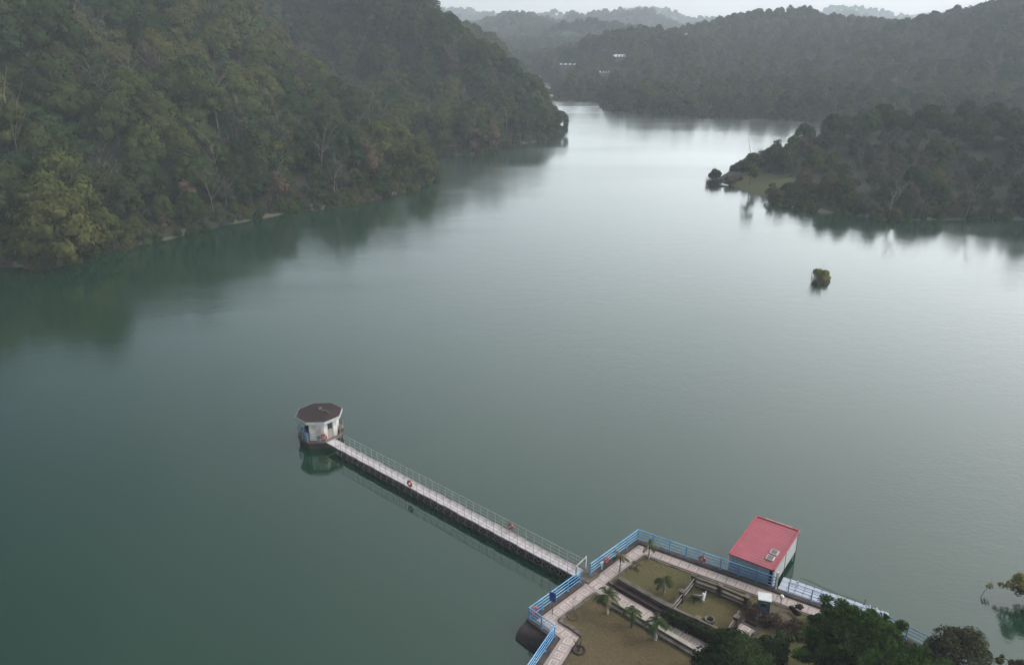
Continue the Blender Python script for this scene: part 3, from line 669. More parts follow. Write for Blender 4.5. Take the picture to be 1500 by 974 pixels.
# lawns
oe = chain(.50 + PW + .16)
LW = [lp(.75, 1.0), lp(30, 1.0), Vector((60, 5)), Qc + d_e * 40 - Vector((3, 0)), oe[0], oe[1]]
Wc = meet((lp(0, 1.0), dc), line_off(Kc, d_nw, .50 + PW + .16)); LW[0] = Wc
tag(MB().prism([tuple(p) for p in LW], Z0 - .1, Z0 + .05).build('olive_lawn', M_LAWN2), kind='structure')
W1 = meet((lp(0, -.85), dc), line_off(Kc, d_nw, .50 + PW + .16))
L1 = [W1, oe[2], oe[3], oe[4], Vector((8, 10)), lp(30, -.85)]
tag(MB().prism([tuple(p) for p in L1], Z0 - .1, Z0 + .04).build('brown_lawn', M_LAWN1), kind='structure')
rk = random.Random(4)
def kerb_run(name, p, q, wd, h, m, label, cat, group=None, seg=.6, dx_=.03, parts=False):
    """row of short kerb stones, slightly uneven"""
    p, q = Vector(p[:2]), Vector(q[:2]); L = (q - p).length; d = (q - p).normalized(); a = math.atan2(d.y, d.x); n = max(1, int(L / seg)); mb = MB()
    for i in range(n):
        c = p + d * (L * (i + .5) / n); mb.box((c.x + rk.uniform(-dx_, dx_) * .5, c.y + rk.uniform(-dx_, dx_) * .5, Z0 + h / 2 - .04 + rk.uniform(-.01, .01)), (L / n - .015, wd * rk.uniform(.92, 1.05), h + .08), a + rk.uniform(-.02, .02))
    o = mb.build(name, m); tag(o, label, cat, group); return o
kerb_run('lawn_kerb', W1, oe[2], .26, .14, M_STONE, 'brown stone kerb along the lake side of the brown lawn', 'kerb')
kerb_run('lawn_kerb', oe[2], oe[3], .30, .16, M_STONE, 'broken dark stone kerb at the southwest corner of the brown lawn', 'kerb', dx_=.12)
kerb_run('lawn_kerb', Wc, oe[1], .2, .12, M_STONE, 'stone kerb of the olive lawn parallel to the pier end railing', 'kerb')
kerb_run('lawn_kerb', oe[1], oe[0], .16, .10, M_STONE, 'long thin kerb between the olive lawn and the outer tiled path', 'kerb')
kerb_run('lawn_kerb', W1, lp(1.3, -.85), .2, .13, M_STONE, 'short kerb beside the big palm at the path junction', 'kerb')
kerb_run('lawn_kerb', Wc, lp(1.2, 1.0), .2, .13, M_STONE, 'short kerb stub at the olive lawn corner near the gate', 'kerb')
# long planter trough on the north side of the central path
def local(name, m, mbf, label, cat, parent=None):
    mb = MB(); mbf(mb); o = mb.build(name, m, parent, loc=None if parent else (g0.x, g0.y, Z0), rz=None if parent else ang_c)
    if label: tag(o, label, cat)
    return o
t = empty('planter_trough', (g0.x, g0.y, Z0), ang_c, label='long maroon planter trough with grey stone ledge beside the tiled path', cat='planter')
S0, S1 = 1.1, 7.55
local('ledge', M_STONE, lambda b: b.box(((S0 + S1) / 2, 1.62, .22), (S1 - S0, .42, .5)), None, None, t)
local('front_wall', MM('maroon_brick_face', (.060, .034, .036), (.035, .022, .026), 3, .9), lambda b: b.box(((S0 + S1) / 2, .83, .11), (S1 - S0, .12, .34)), None, None, t)
local('soil', MM('dark_planter_soil', (.030, .018, .020), (.018, .012, .014), 4, 1), lambda b: b.box(((S0 + S1) / 2, 1.15, .10), (S1 - S0, .52, .16)), None, None, t)
local('end_block', M_STONE, lambda b: b.box((S1 + .08, 1.2, .28), (.22, .85, .6)), None, None, t)
# bench wall on the south side
t = empty('bench_wall', (g0.x, g0.y, Z0), ang_c, label='long two tier cream bench wall between the brown lawn and the path', cat='bench wall')
for a, b_ in ((1.5, 5.6), (5.75, 12.6)):
    local('seat', M_CREAM, lambda b: b.box(((a + b_) / 2, -.82, .40), (b_ - a, .36, .09)), None, None, t)
    local('base', M_STONE, lambda b: b.box(((a + b_) / 2, -.86, .16), (b_ - a - .04, .22, .40)), None, None, t)
    local('step', M_STONE, lambda b: b.box(((a + b_) / 2, -1.17, .12), (b_ - a, .34, .26)), None, None, t)

# ---- blue railings round the terrace
def railing(p, q, label, m=M_BLUE, mp=M_BLUEDK, n=None, H=1.08, bars=4, z=Z0 + .13, group='painted railings round the terrace', sp=1.55, rb=.035, name='blue_railing', lean=0):
    p, q = Vector(p[:2]), Vector(q[:2]); L = (q - p).length; n = n or max(1, round(L / sp)); d = (q - p).normalized(); a = math.atan2(d.y, d.x)
    t = empty(name, (p.x, p.y, z), a, label=label, cat='railing', group=group)
    for i in range(n + 1):
        x = L * i / n; MB().box((x, 0, H / 2 - .02), (.07, .06, H)).box((x, 0, .012), (.16, .14, .05)).build('post', mp, t)
    for k in range(bars):
        zz = H - k * (H - .2) / (bars - 1) if bars > 1 else H
        MB().tube([(-.03, 0, zz), (L * .5, 0, zz - .006), (L + .03, 0, zz)], rb * (1.25 if k == 0 else .9), 8).build('top_rail' if k == 0 else 'bar', m, t)
    return t
orl = chain(.12)
gateN = Kc + d_nw * (Vector(at(862, 843, 1)[:2]) - Kc).length; gateS = Kc + d_nw * (Vector(at(851, 851, 1)[:2]) - Kc).length
nrl = line_off(Kc, d_nw, .12)
pN = nrl[0] + d_nw * ((gateN - Kc).length - .1); pS = nrl[0] + d_nw * ((gateS - Kc).length + .25)
railing(orl[1], pN, 'blue four bar railing from the far corner to the pier gate')
railing(pS, orl[2], 'blue four bar railing behind the blue sign board')
railing(orl[2], orl[3], 'short pale blue railing above the rounded dark abutment')
railing(orl[3], orl[3] + d_w * 14, 'blue railing running down to the bottom edge of the picture')
ne_post = orl[1] + d_ne * (Vector(at(1137, 862, 1)[:2]) - orl[1]).length
railing(orl[1], ne_post - d_ne * .08, 'long blue four bar railing facing the lake beside the boathouse')
railing(ne_post + d_ne * .95, orl[0], 'thin faded blue railing running past the white floating dock behind the trees', m=M_BLUEDK, rb=.022, sp=1.6)
railing(orl[0], orl[0] + d_e * 22, 'faded blue railing leaving the picture at the bottom right beyond the bronze green tree', m=M_BLUEDK, rb=.03)
t = empty('dock_gate_post', (ne_post.x, ne_post.y, Z0), label='tall white gate post at the head of the floating dock', cat='gate post')
MB().box((0, 0, .85), (.14, .14, 1.7)).build('post', M_WHITE, t); MB().box((0, 0, 1.72), (.2, .2, .06)).build('cap', M_WHITE, t)

# rounded abutment under the short railing
ab = MB(); n_ = 14; P_ = []
L_ = (Bc - A0).length
for x in (-.05, L_ + .1):
    for k in range(n_ + 1):
        an = math.pi / 2 + math.pi * k / n_ * .62; P_.append((x, -(-math.cos(an)) * 1.15 if False else math.cos(an) * 1.15, math.sin(an) * 1.0 - .06))
F_ = [(k, k + 1, n_ + 2 + k, n_ + 1 + k) for k in range(n_)]
ab.poly([(x, y if True else 0, z) for x, y, z in P_], F_ + [tuple(range(n_ + 1)), tuple(range(n_ + 1, 2 * n_ + 2))[::-1]])
o = ab.build('rounded_abutment', M_CONC, loc=(A0.x, A0.y, 0), rz=math.atan2(d_sw.y, d_sw.x)); o.scale = (1, 1, 1)
tag(o, 'dark rounded concrete abutment bulging over the water at the terrace corner', 'abutment')
for p in o.data.polygons: p.use_smooth = len(p.vertices) == 4

# ---- pier
Pa = Vector((5.62, 53.62)); Pb = Vector((-18.3, 74.75)); dp = (Pb - Pa).normalized(); LP = (Pb - Pa).length; ap = math.atan2(dp.y, dp.x)
ZP = .88; PWD = 1.12; NB = 35
pier = empty('pier', (Pa.x, Pa.y, ZP), ap, label='long narrow white decked pier with dark cross braced sides reaching to the octagonal hut', cat='pier')
def child_copy(src, dx_, name=None):
    c = src.copy(); COL.objects.link(c); c.location = (src.location.x + dx_, src.location.y, src.location.z); return c
bay = LP / NB
pn = MB().box((bay / 2, 0, 0), (bay - .05, PWD, .07)).build('deck_panel', M_DECK, pier)
fr_ = MB()
for sy in (-1, 1):
    y = sy * (PWD / 2 - .03)
    fr_.beam((0, y, -.12), (bay, y, -.12), .06, .12).beam((0, y, -.80), (bay, y, -.80), .05, .06).beam((0, y, -.1), (0, y, -1.2), .08, .08)
    fr_.beam((0, y, -.16), (bay, y, -.8), .045, .045).beam((0, y, -.8), (bay, y, -.16), .045, .045)
fr_.beam((0, -PWD / 2, -.2), (0, PWD / 2, -.2), .06, .08).beam((0, -PWD / 2, -.5), (0, PWD / 2, -.5), .05, .05)
br = fr_.build('truss_bay', MM('dark_pinkish_steel', (.24, .19, .19), (.12, .095, .10), 1.2, .8), pier)
for i in range(1, NB):
    c = child_copy(pn, i * bay); c.location.y = rk.uniform(-.035, .035); c.rotation_euler = (rk.uniform(-.012, .012), rk.uniform(-.012, .012), 0); child_copy(br, i * bay)
MB().box((LP + .75, 0, .0), (1.7, PWD, .09)).build('end_panel', M_DECK, pier); MB().box((LP / 2, 0, -.46), (LP, .5, .66)).build('under_deck_shade', M_BLACK, pier)  # black box added along the middle, standing in for shade under the deck
def pier_rail(y, label, m, H=1.02, bars=3, sp=bay, tiltz=0):
    q = Pa + Vector((-dp.y, dp.x)) * y; t = empty('pier_railing', (q.x, q.y, ZP), ap, label=label, cat='railing', group='railings along the pier'); n = NB
    for i in range(n + 1): MB().box((i * bay, 0, H / 2), (.028, .028, H)).build('post', m, t)
    for k in range(bars):
        zz = H - k * .33; MB().tube([(i * LP / 12, rk.uniform(-.012, .012), zz + rk.uniform(-.008, .008)) for i in range(13)], .030 if k == 0 else .018, 6).build('top_rail' if k == 0 else 'bar', m, t)
pier_rail(PWD / 2 + .02, 'near side thin pinkish grey railing of the pier', MM('pinkish_grey_paint', (.38, .33, .32), (.28, .25, .24), 2))
pier_rail(-PWD / 2 - .02, 'far side pale grey green railing of the pier', M_RAILG)
gt_ = empty('pier_gate', (Pa.x, Pa.y, Z0), ap + math.pi / 2, label='white gate frame where the pier meets the terrace', cat='gate')
MB().box((-.62, 0, .6), (.12, .10, 1.2)).build('post', M_DECK, gt_); MB().box((.62, 0, .5), (.12, .10, 1.05)).build('post', M_RAILG, gt_)
MB().beam((-.75, 0, 1.22), (.75, 0, 1.02), .06, .06).build('top_bar', M_DECK, gt_)
# threshold slab between pier and terrace path
thr = MB().prism([tuple(Pa - dp * .1 + Vector((-dp.y, dp.x)) * .75), tuple(Pa - dp * .1 - Vector((-dp.y, dp.x)) * .75), tuple(Pa - dp * 1.35 - Vector((-dp.y, dp.x)) * .75), tuple(Pa - dp * 1.35 + Vector((-dp.y, dp.x)) * .75)], Z0 - .1, Z0 + .145).build('gate_threshold', M_STONE); tag(thr, kind='structure')

# ---- octagonal hut
OCT = [(85, 380), (155, 240), (440, 118), (745, 115), (925, 215), (890, 355), (605, 470), (265, 470)]
ZR = 3.25
op = [at(425 + x / 12.18, 580 + y / 12.18, ZR) for x, y in OCT]; hc = sum(op, Vector()) / 8; hr = sum((p - hc).length for p in op) / 8
_an = [math.atan2(p.y - hc.y, p.x - hc.x) + k * math.pi / 4 for k, p in enumerate(op)]
a7 = math.atan2(sum(map(math.sin, _an)), sum(map(math.cos, _an)))
def og(k, r): a = a7 - k * math.pi / 4; return Vector((r * math.cos(a), r * math.sin(a)))     # corner k, clockwise from the left
HR, WR, DR = hr, hr * .80, hr * 1.0
hut = empty('octagonal_hut', (hc.x, hc.y, 0), label='white octagonal hut with flat dark brown roof standing on the water at the pier end', cat='hut')
DZ = .86
octp = lambda r: [tuple(og(k, r)) for k in range(8)]
rf = MB()
rf.prism(octp(HR - .06), ZR - .10, ZR - .01)
roof = rf.build('roof', M_ROOFB, hut)
rt = MB().poly([(*og(k, HR - .03), ZR + .01) for k in range(8)] + [(0, 0, ZR + .13)], [(k, 8, (k + 1) % 8)[::-1] for k in range(8)]).build('roof_membrane', M_ROOFB, roof)
fa = MB()
for k in range(8):
    a, b = og(k, HR), og((k + 1) % 8, HR); c, d = og(k, HR - .05), og((k + 1) % 8, HR - .05)
    fa.prism([tuple(a), tuple(b), tuple(d), tuple(c)], ZR - .30, ZR + .006)
fa.build('fascia', M_WHITE, roof)
MB().prism(octp(DR), DZ - .14, DZ).build('deck', MM('hut_deck_boards', (.20, .15, .14), (.13, .10, .09), 2), hut)
MB().prism(octp(DR * .93), -.2, DZ - .14).build('float', M_CONC, hut)
WT = ZR - .20
def wall_panel(k, m=M_WALLW, r=WR, name='wall', s0=0., s1=1., z0=DZ, z1=WT, th=.07):
    a, b = og(k, r), og((k + 1) % 8, r); p, q = a + (b - a) * s0, a + (b - a) * s1; n = Vector((p.x + q.x, p.y + q.y)).normalized() * th
    return MB().prism([tuple(p), tuple(q), tuple(q - n), tuple(p - n)], z0, z1).build(name, m, hut)
# bays: 6 front wall, 5 door, 4 right side, 1-3 back walls, 7 and 0 open towards the left
for k in (1, 2, 3, 4): wall_panel(k)
wall_panel(6, s0=.0, s1=.5, name='wall'); wall_panel(6, s0=.515, s1=1, name='wall')
wall_panel(5, s0=0, s1=.24); wall_panel(5, s0=.74, s1=1); wall_panel(5, s0=.24, s1=.74, z0=DZ + 2.02, r=WR)
dr = wall_panel(5, MM('pale_wooden_door', (.36, .32, .27), (.27, .24, .2), 4), r=WR - .05, name='door', s0=.25, s1=.73, z1=DZ + 2.0, th=.05)
a, b = og(5, WR - .035), og(6, WR - .035); p, q = a + (b - a) * .31, a + (b - a) * .67; n = Vector((p.x + q.x, p.y + q.y)).normalized() * .03
o = MB().prism([tuple(p), tuple(q), tuple(q - n), tuple(p - n)], DZ + 1.1, DZ + 1.75).build('door_window', M_GLASSD, dr)
h_ = a + (b - a) * .34; MB().box((h_.x, h_.y, DZ + 1.0), (.05, .05, .14)).build('handle', M_DARK, dr)
for k in (0, 7, 1):
    c = og(k, WR - .02); MB().tube([(c.x, c.y, DZ), (c.x, c.y, WT)], .07, 8).build('column', M_WHITE, hut)
inn = MB(); a, b = og(0, WR * .45), og(7, WR * .45); inn.prism([tuple(og(1, WR - .1)), tuple(og(1, WR * .3)), tuple(og(7, WR * .3)), tuple(og(7, WR - .1)), tuple(og(7, WR * .22)), tuple(og(1, WR * .22))], DZ, WT).build('inner_wall', MM('dark_blue_inner_wall', (.03, .07, .13), (.02, .045, .085), 2), hut)
def hut_pt(u, v, z): p = at(u, v, z); return p
for lab, u, v, hh, rr_, m in (('tall light blue drum standing in the open left bay of the hut', 445.5, 641, 1.2, .24, MM('light_blue_plastic', (.07, .20, .36), (.05, .15, .28), 3, .5)), ('darker blue drum beside the hut front wall', 449.5, 644.5, .9, .22, M_BLUEDK)):
    p = at(u, v, DZ); t = empty('water_drum', p, label=lab, cat='drum')
    MB().lathe([(0, 0), (rr_ * .92, 0), (rr_, .04), (rr_, hh * .33), (rr_ * 1.04, hh * .35), (rr_, hh * .37), (rr_, hh * .66), (rr_ * 1.04, hh * .68), (rr_, hh * .7), (rr_, hh - .04), (rr_ * .9, hh), (0, hh)], 16).build('body', m, t, smooth=True)
    MB().lathe([(0, hh), (.06, hh), (.06, hh + .04), (0, hh + .05)], 10).build('cap', M_WHITE, t)
# hut railing: seven sides, open where the pier arrives
hrail = empty('hut_railing', (hc.x, hc.y, DZ), label='weathered three bar railing round the octagonal hut deck', cat='railing')
for k in range(8):
    c = og(k, DR - .06); MB().box((c.x, c.y, .5), (.06, .06, 1.0)).build('post', M_RAILG, hrail)
    if k == 5: continue
    a, b = og(k, DR - .06), og((k + 1) % 8, DR - .06); mid = (a + b) / 2; MB().box((mid.x, mid.y, .48), (.05, .05, .96)).build('post', M_RAILG, hrail)
    for j, zz in enumerate((.98, .68, .38)): MB().tube([(a.x, a.y, zz), (b.x, b.y, zz)], .036, 6).build('top_rail' if j == 0 else 'bar', M_RAILG if k not in (3, 4) else M_CRATE, hrail)
# stacked timber and crates on the right side of the deck
for i, (s_, r_, zz, lab) in enumerate(((.35, .90, 0, 'brown slatted crate at the bottom of the pile right of the hut'), (.62, .89, 0, 'brown slatted crate nearest the pier on the hut deck'), (.42, .89, .36, 'pale worn crate lying on top of the pile right of the hut'))):
    p = og(4, DR * r_) * (1 - s_) + og(5, DR * r_) * s_; t = empty('slatted_crate', (hc.x + p.x, hc.y + p.y, DZ + zz), .5 + i * .4, label=lab, cat='crate')
    mb = MB()
    for z in (.05, .17, .29): mb.box((0, -.2, z), (.52, .02, .08)).box((0, .2, z), (.52, .02, .08)).box((-.25, 0, z), (.02, .40, .08)).box((.25, 0, z), (.02, .40, .08))
    mb.build('slats', M_CRATE if i < 2 else M_CREAM, t); MB().box((0, 0, .012), (.5, .4, .02)).build('bottom', M_CRATE, t)
# fallen branch on the roof
pbz = at(467, 601, ZR + .1); mb = MB()
mb.tube([pbz + Vector((0, 0, .02)), pbz + Vector((.25, -.12, .14)), pbz + Vector((.8, -.2, .08)), pbz + Vector((1.15, -.55, .05)), pbz + Vector((1.35, -.9, .03))], [.05, .05, .045, .05, .015], 5)
mb.tube([pbz + Vector((.1, 0, .03)), pbz + Vector((-.1, .35, .25)), pbz + Vector((-.12, .75, .12))], [.05, .035, .012], 5)
mb.tube([pbz + Vector((0, .1, .03)), pbz + Vector((.2, .35, .22)), pbz + Vector((.3, .3, .1))], [.08, .09, .03], 5)
tag(mb.build('fallen_branch', MM('grey_dead_wood', (.22, .19, .18), (.14, .12, .11), 4)), 'grey dead branch lying on the dark hut roof', 'branch')
p = at(463.5, 647, DZ); t = empty('grey_rubbish_bin', og(6, DR * .93).to_3d() * .62 + og(7, DR * .93).to_3d() * .38 + Vector((hc.x, hc.y, DZ)), label='small grey bin at the hut railing beside the life ring', cat='bin')
MB().lathe([(0, 0), (.15, 0), (.19, .55), (0, .55)], 12).build('body', MM('grey_plastic', (.22, .23, .23)), t); MB().lathe([(0, .55), (.21, .55), (.21, .6), (0, .63)], 12).build('lid', M_DARK, t)

# ---- life rings on the railings
def life_ring(c, along, label, Rr=.22):
    along = Vector((along.x, along.y, 0)).normalized(); t = empty('life_ring', c, label=label, cat='life ring', group='orange red life rings hung on the railings')
    up = Vector((0, 0, 1)); n = along.cross(up)
    a = math.atan2(along.y, along.x); t.rotation_euler = (0, 0, a)
    MB().torus((0, 0, 0), Rr, .085, (1, 0, 0), (0, 0, 1), 24, 8).build('ring', M_RED, t, smooth=True)
    for k in range(4): 
        q = math.pi / 4 + k * math.pi / 2; MB().torus((0, 0, 0), Rr, .090, (1, 0, 0), (0, 0, 1), 3, 8, q - .07, q + .07).build('white_band', M_WHITE, t, smooth=True)
    mb = MB()
    for k in range(4): q = k * math.pi / 2; mb.tube([((Rr + .10) * math.cos(q + i * math.pi / 8), 0, (Rr + .10 - .035 * math.sin(i * math.pi / 4)) * math.sin(q + i * math.pi / 8)) for i in range(5)], .012, 4)
    mb.build('grab_rope', M_CREAM, t); MB().box((0, .11, .16), (.10, .10, .05)).build('hook', M_BLUEDK, t)
    return t
def on_line(p0, d, u, v, z):                               # nearest point of a railing to the one seen at (u, v)
    q = Vector(at(u, v, z)[:2]); return p0 + d * (q - p0).dot(d)
inn_nw = Vector((d_nw.y, -d_nw.x)); inn_nw = inn_nw if inn_nw.dot(Vector((15, 45)) - A0) > 0 else -inn_nw
c = on_line(nrl[0], d_nw, 889, 819, 1.65) + inn_nw * .13; life_ring((c.x, c.y, 1.62), d_nw, 'red life ring on the blue railing between the pier gate and the far corner')
c = on_line(nrl[0], d_nw, 781, 894, 1.75) + inn_nw * .13; life_ring((c.x, c.y, 1.80), d_nw, 'red life ring on the blue railing at the terrace corner above the abutment', .27)
inn_ne = Vector((d_ne.y, -d_ne.x)); c = on_line(orl[1], d_ne, 1028, 820, 1.6) + inn_ne * .13; life_ring((c.x, c.y, 1.62), d_ne, 'red life ring on the long lake facing railing left of the boathouse')
nn = Vector((-dp.y, dp.x))
c = on_line(Pa - nn * (PWD / 2 + .02), dp, 746, 772, 1.5); c = c + nn * .1; life_ring((c.x, c.y, 1.50), dp, 'red life ring on the far railing halfway along the pier')
c = on_line(Pa + nn * (PWD / 2 + .02), dp, 601.5, 708, 1.4) + nn * .1; life_ring((c.x, c.y, 1.45), dp, 'small red life ring on the near railing of the pier toward the hut', .27)
c = Vector((hc.x, hc.y)) + (og(6, DR) * .96 * .9 + og(7, DR) * .96 * .1); life_ring((c.x, c.y, DZ + .55), og(7, 1) - og(6, 1), 'red life ring hanging on the front railing of the octagonal hut', .28)

# ---- boathouse
rz_ = 2.62
rc = [at(1068.7, 810.8, rz_), at(1136, 836.8, rz_), at(1170.8, 776.7, rz_), at(1107.4, 755.4, rz_)]
bo = rc[0]; ex = ((rc[1] - rc[0]) + (rc[2] - rc[3])) / 2; ey = ((rc[3] - rc[0]) + (rc[2] - rc[1])) / 2; BW, BL = ex.length, ey.length; ab_ = math.atan2(ex.y, ex.x)
ctr = sum(rc, Vector()) / 4
bh = empty('boathouse', (ctr.x, ctr.y, 0), ab_, label='small boathouse with pinkish red sheet roof and pale cladding standing over the water', cat='boathouse')
hx, hy = BW / 2, BL / 2
roof = MB().box((0, 0, rz_ - .05), (BW, BL, .06)); ro = roof.build('roof', M_ROOFR, bh)
rb_ = MB()
for i in range(1, int(BL / .35)): rb_.box((0, -hy + i * .35, rz_ - .012), (BW - .2, .03, .012))
rb_.build('roof_ribs', M_ROOFR, ro)
tr = MB().box((-hx + .05, 0, rz_ + .02), (.1, BL, .14)).box((hx - .05, 0, rz_ + .02), (.1, BL, .14)).box((0, hy - .05, rz_ + .02), (BW - .22, .1, .12)).box((0, -hy + .03, rz_ - .03), (BW - .22, .06, .10)); tr.build('roof_edge_trim', MM('red_edge_trim', (.42, .075, .095), (.36, .06, .08), 1, .5), ro)
MB().box((.05, hy + .03, rz_ + .03), (BW * .62, .05, .09)).build('gutter', M_WHITE, ro)
for i, (x, y) in enumerate(((hx - .78, -hy + 2.25), (hx - .80, -hy + 1.35))):
    v = MB().box((x, y, rz_ + .05), (.62, .66, .12)).build('roof_vent', MM('pale_vent_frame', (.52, .46, .45), None, 2), ro)
    gm = MB()
    for j in range(5): gm.box((x, y - .22 + j * .11, rz_ + .122), (.46, .05, .02))
    gm.build('grille', MM('grey_grille', (.16, .15, .16), None, 3), v)
def clad(x0, y0, x1, y1, z0, z1, m, name='wall'):
    L = math.hypot(x1 - x0, y1 - y0); n = int(L / .2); mb = MB(); d = Vector((x1 - x0, y1 - y0)) / L; nn_ = Vector((d.y, -d.x)); P = []
    for i in range(n * 2 + 1):
        o_ = .0 if i % 2 else .03; p = Vector((x0, y0)) + d * (L * i / (2 * n)) + nn_ * o_; P.append(tuple(p))
    Q = [(Vector(p) - nn_ * .05) for p in P]; b = len(mb.v)
    mb.v += [(p[0], p[1], z0) for p in P] + [(p[0], p[1], z1) for p in P] + [(p[0], p[1], z0) for p in Q] + [(p[0], p[1], z1) for p in Q]; k = len(P)
    for i in range(k - 1): mb.f += [(i, i + 1, k + i + 1, k + i), (2 * k + i + 1, 2 * k + i, 3 * k + i, 3 * k + i + 1), (i, 2 * k + i, 2 * k + i + 1, i + 1)]
    return mb.build(name, m, bh)
w_ = .10; zb = .62; zt = rz_ - .09
clad(-hx + w_, -hy + w_, hx - w_ - .3, -hy + w_, zb, zt, M_WALLG); clad(hx - w_, -hy + w_ + .35, hx - w_, hy - w_, zb, zt, M_WALLS)  # right wall's lighter grey paints in the sun falling on that side
clad(hx - w_, hy - w_, -hx + w_, hy - w_, zb, zt, M_WALLG); clad(-hx + w_, hy - w_, -hx + w_, -hy + w_, zb, zt, M_WALLG)
for x, y in ((-hx + .12, -hy + .12), (hx - .08, -hy + .1), (-hx + .12, hy - .12), (hx - .12, hy - .12), (hx - .12, 0), (-hx + .12, 0)): MB().box((x, y, .8), (.11, .11, 3.3)).build('corner_post', M_WHITE if y < -hy + .2 else M_DARK, bh)
MB().box((0, 0, zb - .06), (BW - .3, BL - .3, .12)).build('floor', M_DARK, bh)
MB().box((hx - .26, -hy + .25, 1.55), (.24, .3, 1.8)).build('doorway_shade', M_BLACK, bh)  # solid black box stands in for the dark interior behind the corner gap
for y in (-hy + .6, 0, hy - .6): MB().box((0, y, .12), (BW - .5, .9, .5)).build('float', M_CONC, bh)

# ---- floating dock beyond the railing
d0 = ne_post + d_ne * .1; n_out = Vector((-d_ne.y, d_ne.x)); n_out = n_out if n_out.dot(Vector((0, 1))) > 0 else -n_out
fd = empty('floating_dock', (d0.x, d0.y, 0), math.atan2(d_ne.y, d_ne.x), label='pale bluish white floating dock of rounded plastic blocks beside the boathouse', cat='floating dock')
fb = MB(); bv = .07
for sx, sy, z in ((1, 1, 0), ): pass
def block(sx, sy):
    P = []
    for z, k in ((.0, 1), (.36, 1), (.42, .88)):
        for x, y in ((-1, -.8), (-.8, -1), (.8, -1), (1, -.8), (1, .8), (.8, 1), (-.8, 1), (-1, .8)): P.append((x * sx / 2 * k, y * sy / 2 * k, z))
    F = [(i, (i + 1) % 8, 8 + (i + 1) % 8, 8 + i) for i in range(8)] + [(8 + i, 8 + (i + 1) % 8, 16 + (i + 1) % 8, 16 + i) for i in range(8)] + [tuple(range(16, 24)), tuple(range(8))[::-1]]
    return MB().poly(P, F)
bk = block(.614, .614).build('float_block', M_DOCK, fd)
first = True
for i in range(13):
    for j in range(4):
        c = bk if first else bk.copy()
        if not first: COL.objects.link(c)
        first = False; c.location = (.62 * i + .15, .62 * j + .62, .05 + rk.uniform(-.02, .02)); c.rotation_euler = (rk.uniform(-.02, .02), rk.uniform(-.02, .02), 0)
for k in range(9):
    x, y = rk.uniform(.5, 7.6), 2.62 + rk.uniform(-.1, .1); MB().lathe([(0, 0), (.05, 0), (.07, .1), (.04, .16), (0, .17)], 8, (x, y, .45)).build('mooring_knob', M_WHITE, fd)
# mooring rope and thin stake past the dock
mb = MB(); a, b = at(1172, 846, .02), at(1266, 884, .02); mb.tube([a.lerp(b, i / 10) + Vector((0, .10 * math.sin(i * .9), .01)) for i in range(11)], .011, 5)
tag(mb.build('mooring_rope', M_DARK), 'thin dark mooring rope floating beyond the dock', 'rope')
p = at(1266, 885, 0); mb = MB().tube([(p.x, p.y, -1), (p.x + .02, p.y, .5)], .03, 6); tag(mb.build('mooring_stake', M_DARK), 'thin dark stake standing in the water at the rope end', 'stake')

# ---- walled square garden
fence = empty('garden_fence', at(1025, 885, Z0), label='low concrete post and rail fence around the square garden with the white sculpture', cat='fence')
fo = fence.location.copy()
zf = Z0 + .05
def gp(u, v): return Vector(at(u, v, zf + .0)[:2])
PP = {1: (1015.5, 858), 2: (998, 881), 3: (980.5, 903), 4: (1053.5, 872), 5: (1092.5, 889), 6: (1020.5, 921), 7: (1063, 941), 8: (1077, 919)}
PP = {k: gp(*v) for k, v in PP.items()}
M_FPOST = MM('dark_stained_concrete_post', (.075, .060, .056), (.040, .032, .032), 2, .9, bump=.3)
M_FRAIL = MM('grey_brown_concrete_rail', (.080, .063, .057), (.050, .040, .037), 2, .9)
for k, p in PP.items():
    q = (p.x - fo.x, p.y - fo.y); r_ = .62
    a_ = math.atan2(d_ne.y, d_ne.x) - .1
    po = MB().box((q[0], q[1], .5 + .05), (.34, .34, 1.0), a_).build('post', M_FPOST, fence); MB().box((q[0], q[1], 1.08), (.42, .42, .08), a_).build('cap', M_STONE, po)
def frail(a, b, inner, m=M_FRAIL, levels=(.82, .40), edge=True):
    a, b = PP[a] if isinstance(a, int) else a, PP[b] if isinstance(b, int) else b; d = (b - a).normalized(); n = Vector((-d.y, d.x)) * inner
    for z in levels:
        A, B = a + d * .17, b - d * .17
        A = Vector((A.x - fo.x, A.y - fo.y, z + .05)); B = Vector((B.x - fo.x, B.y - fo.y, z + .05))
        r = MB().beam(A, B, .16, .13).build('rail', m, fence)
        if edge:
            o3 = Vector((n.x, n.y, 0)) * .10 + Vector((0, 0, .045)); MB().beam(A + o3, B + o3, .032, .035).build('painted_edge', M_CREAM, r)
    MB().beam(Vector((a.x - fo.x, a.y - fo.y, .12)), Vector((b.x - fo.x, b.y - fo.y, .12)), .2, .2).build('plinth', M_FPOST, fence)
frail(1, 2, 1); frail(2, 3, 1); frail(1, 4, 1); frail(4, 5, 1); frail(3, 6, 1, levels=(.82,)); frail(6, 7, 1, levels=(.82,)); frail(7, 8, 1)
e8 = PP[8]; frail(8, e8 + (PP[5] - e8) * .42, 1, levels=(.82,))
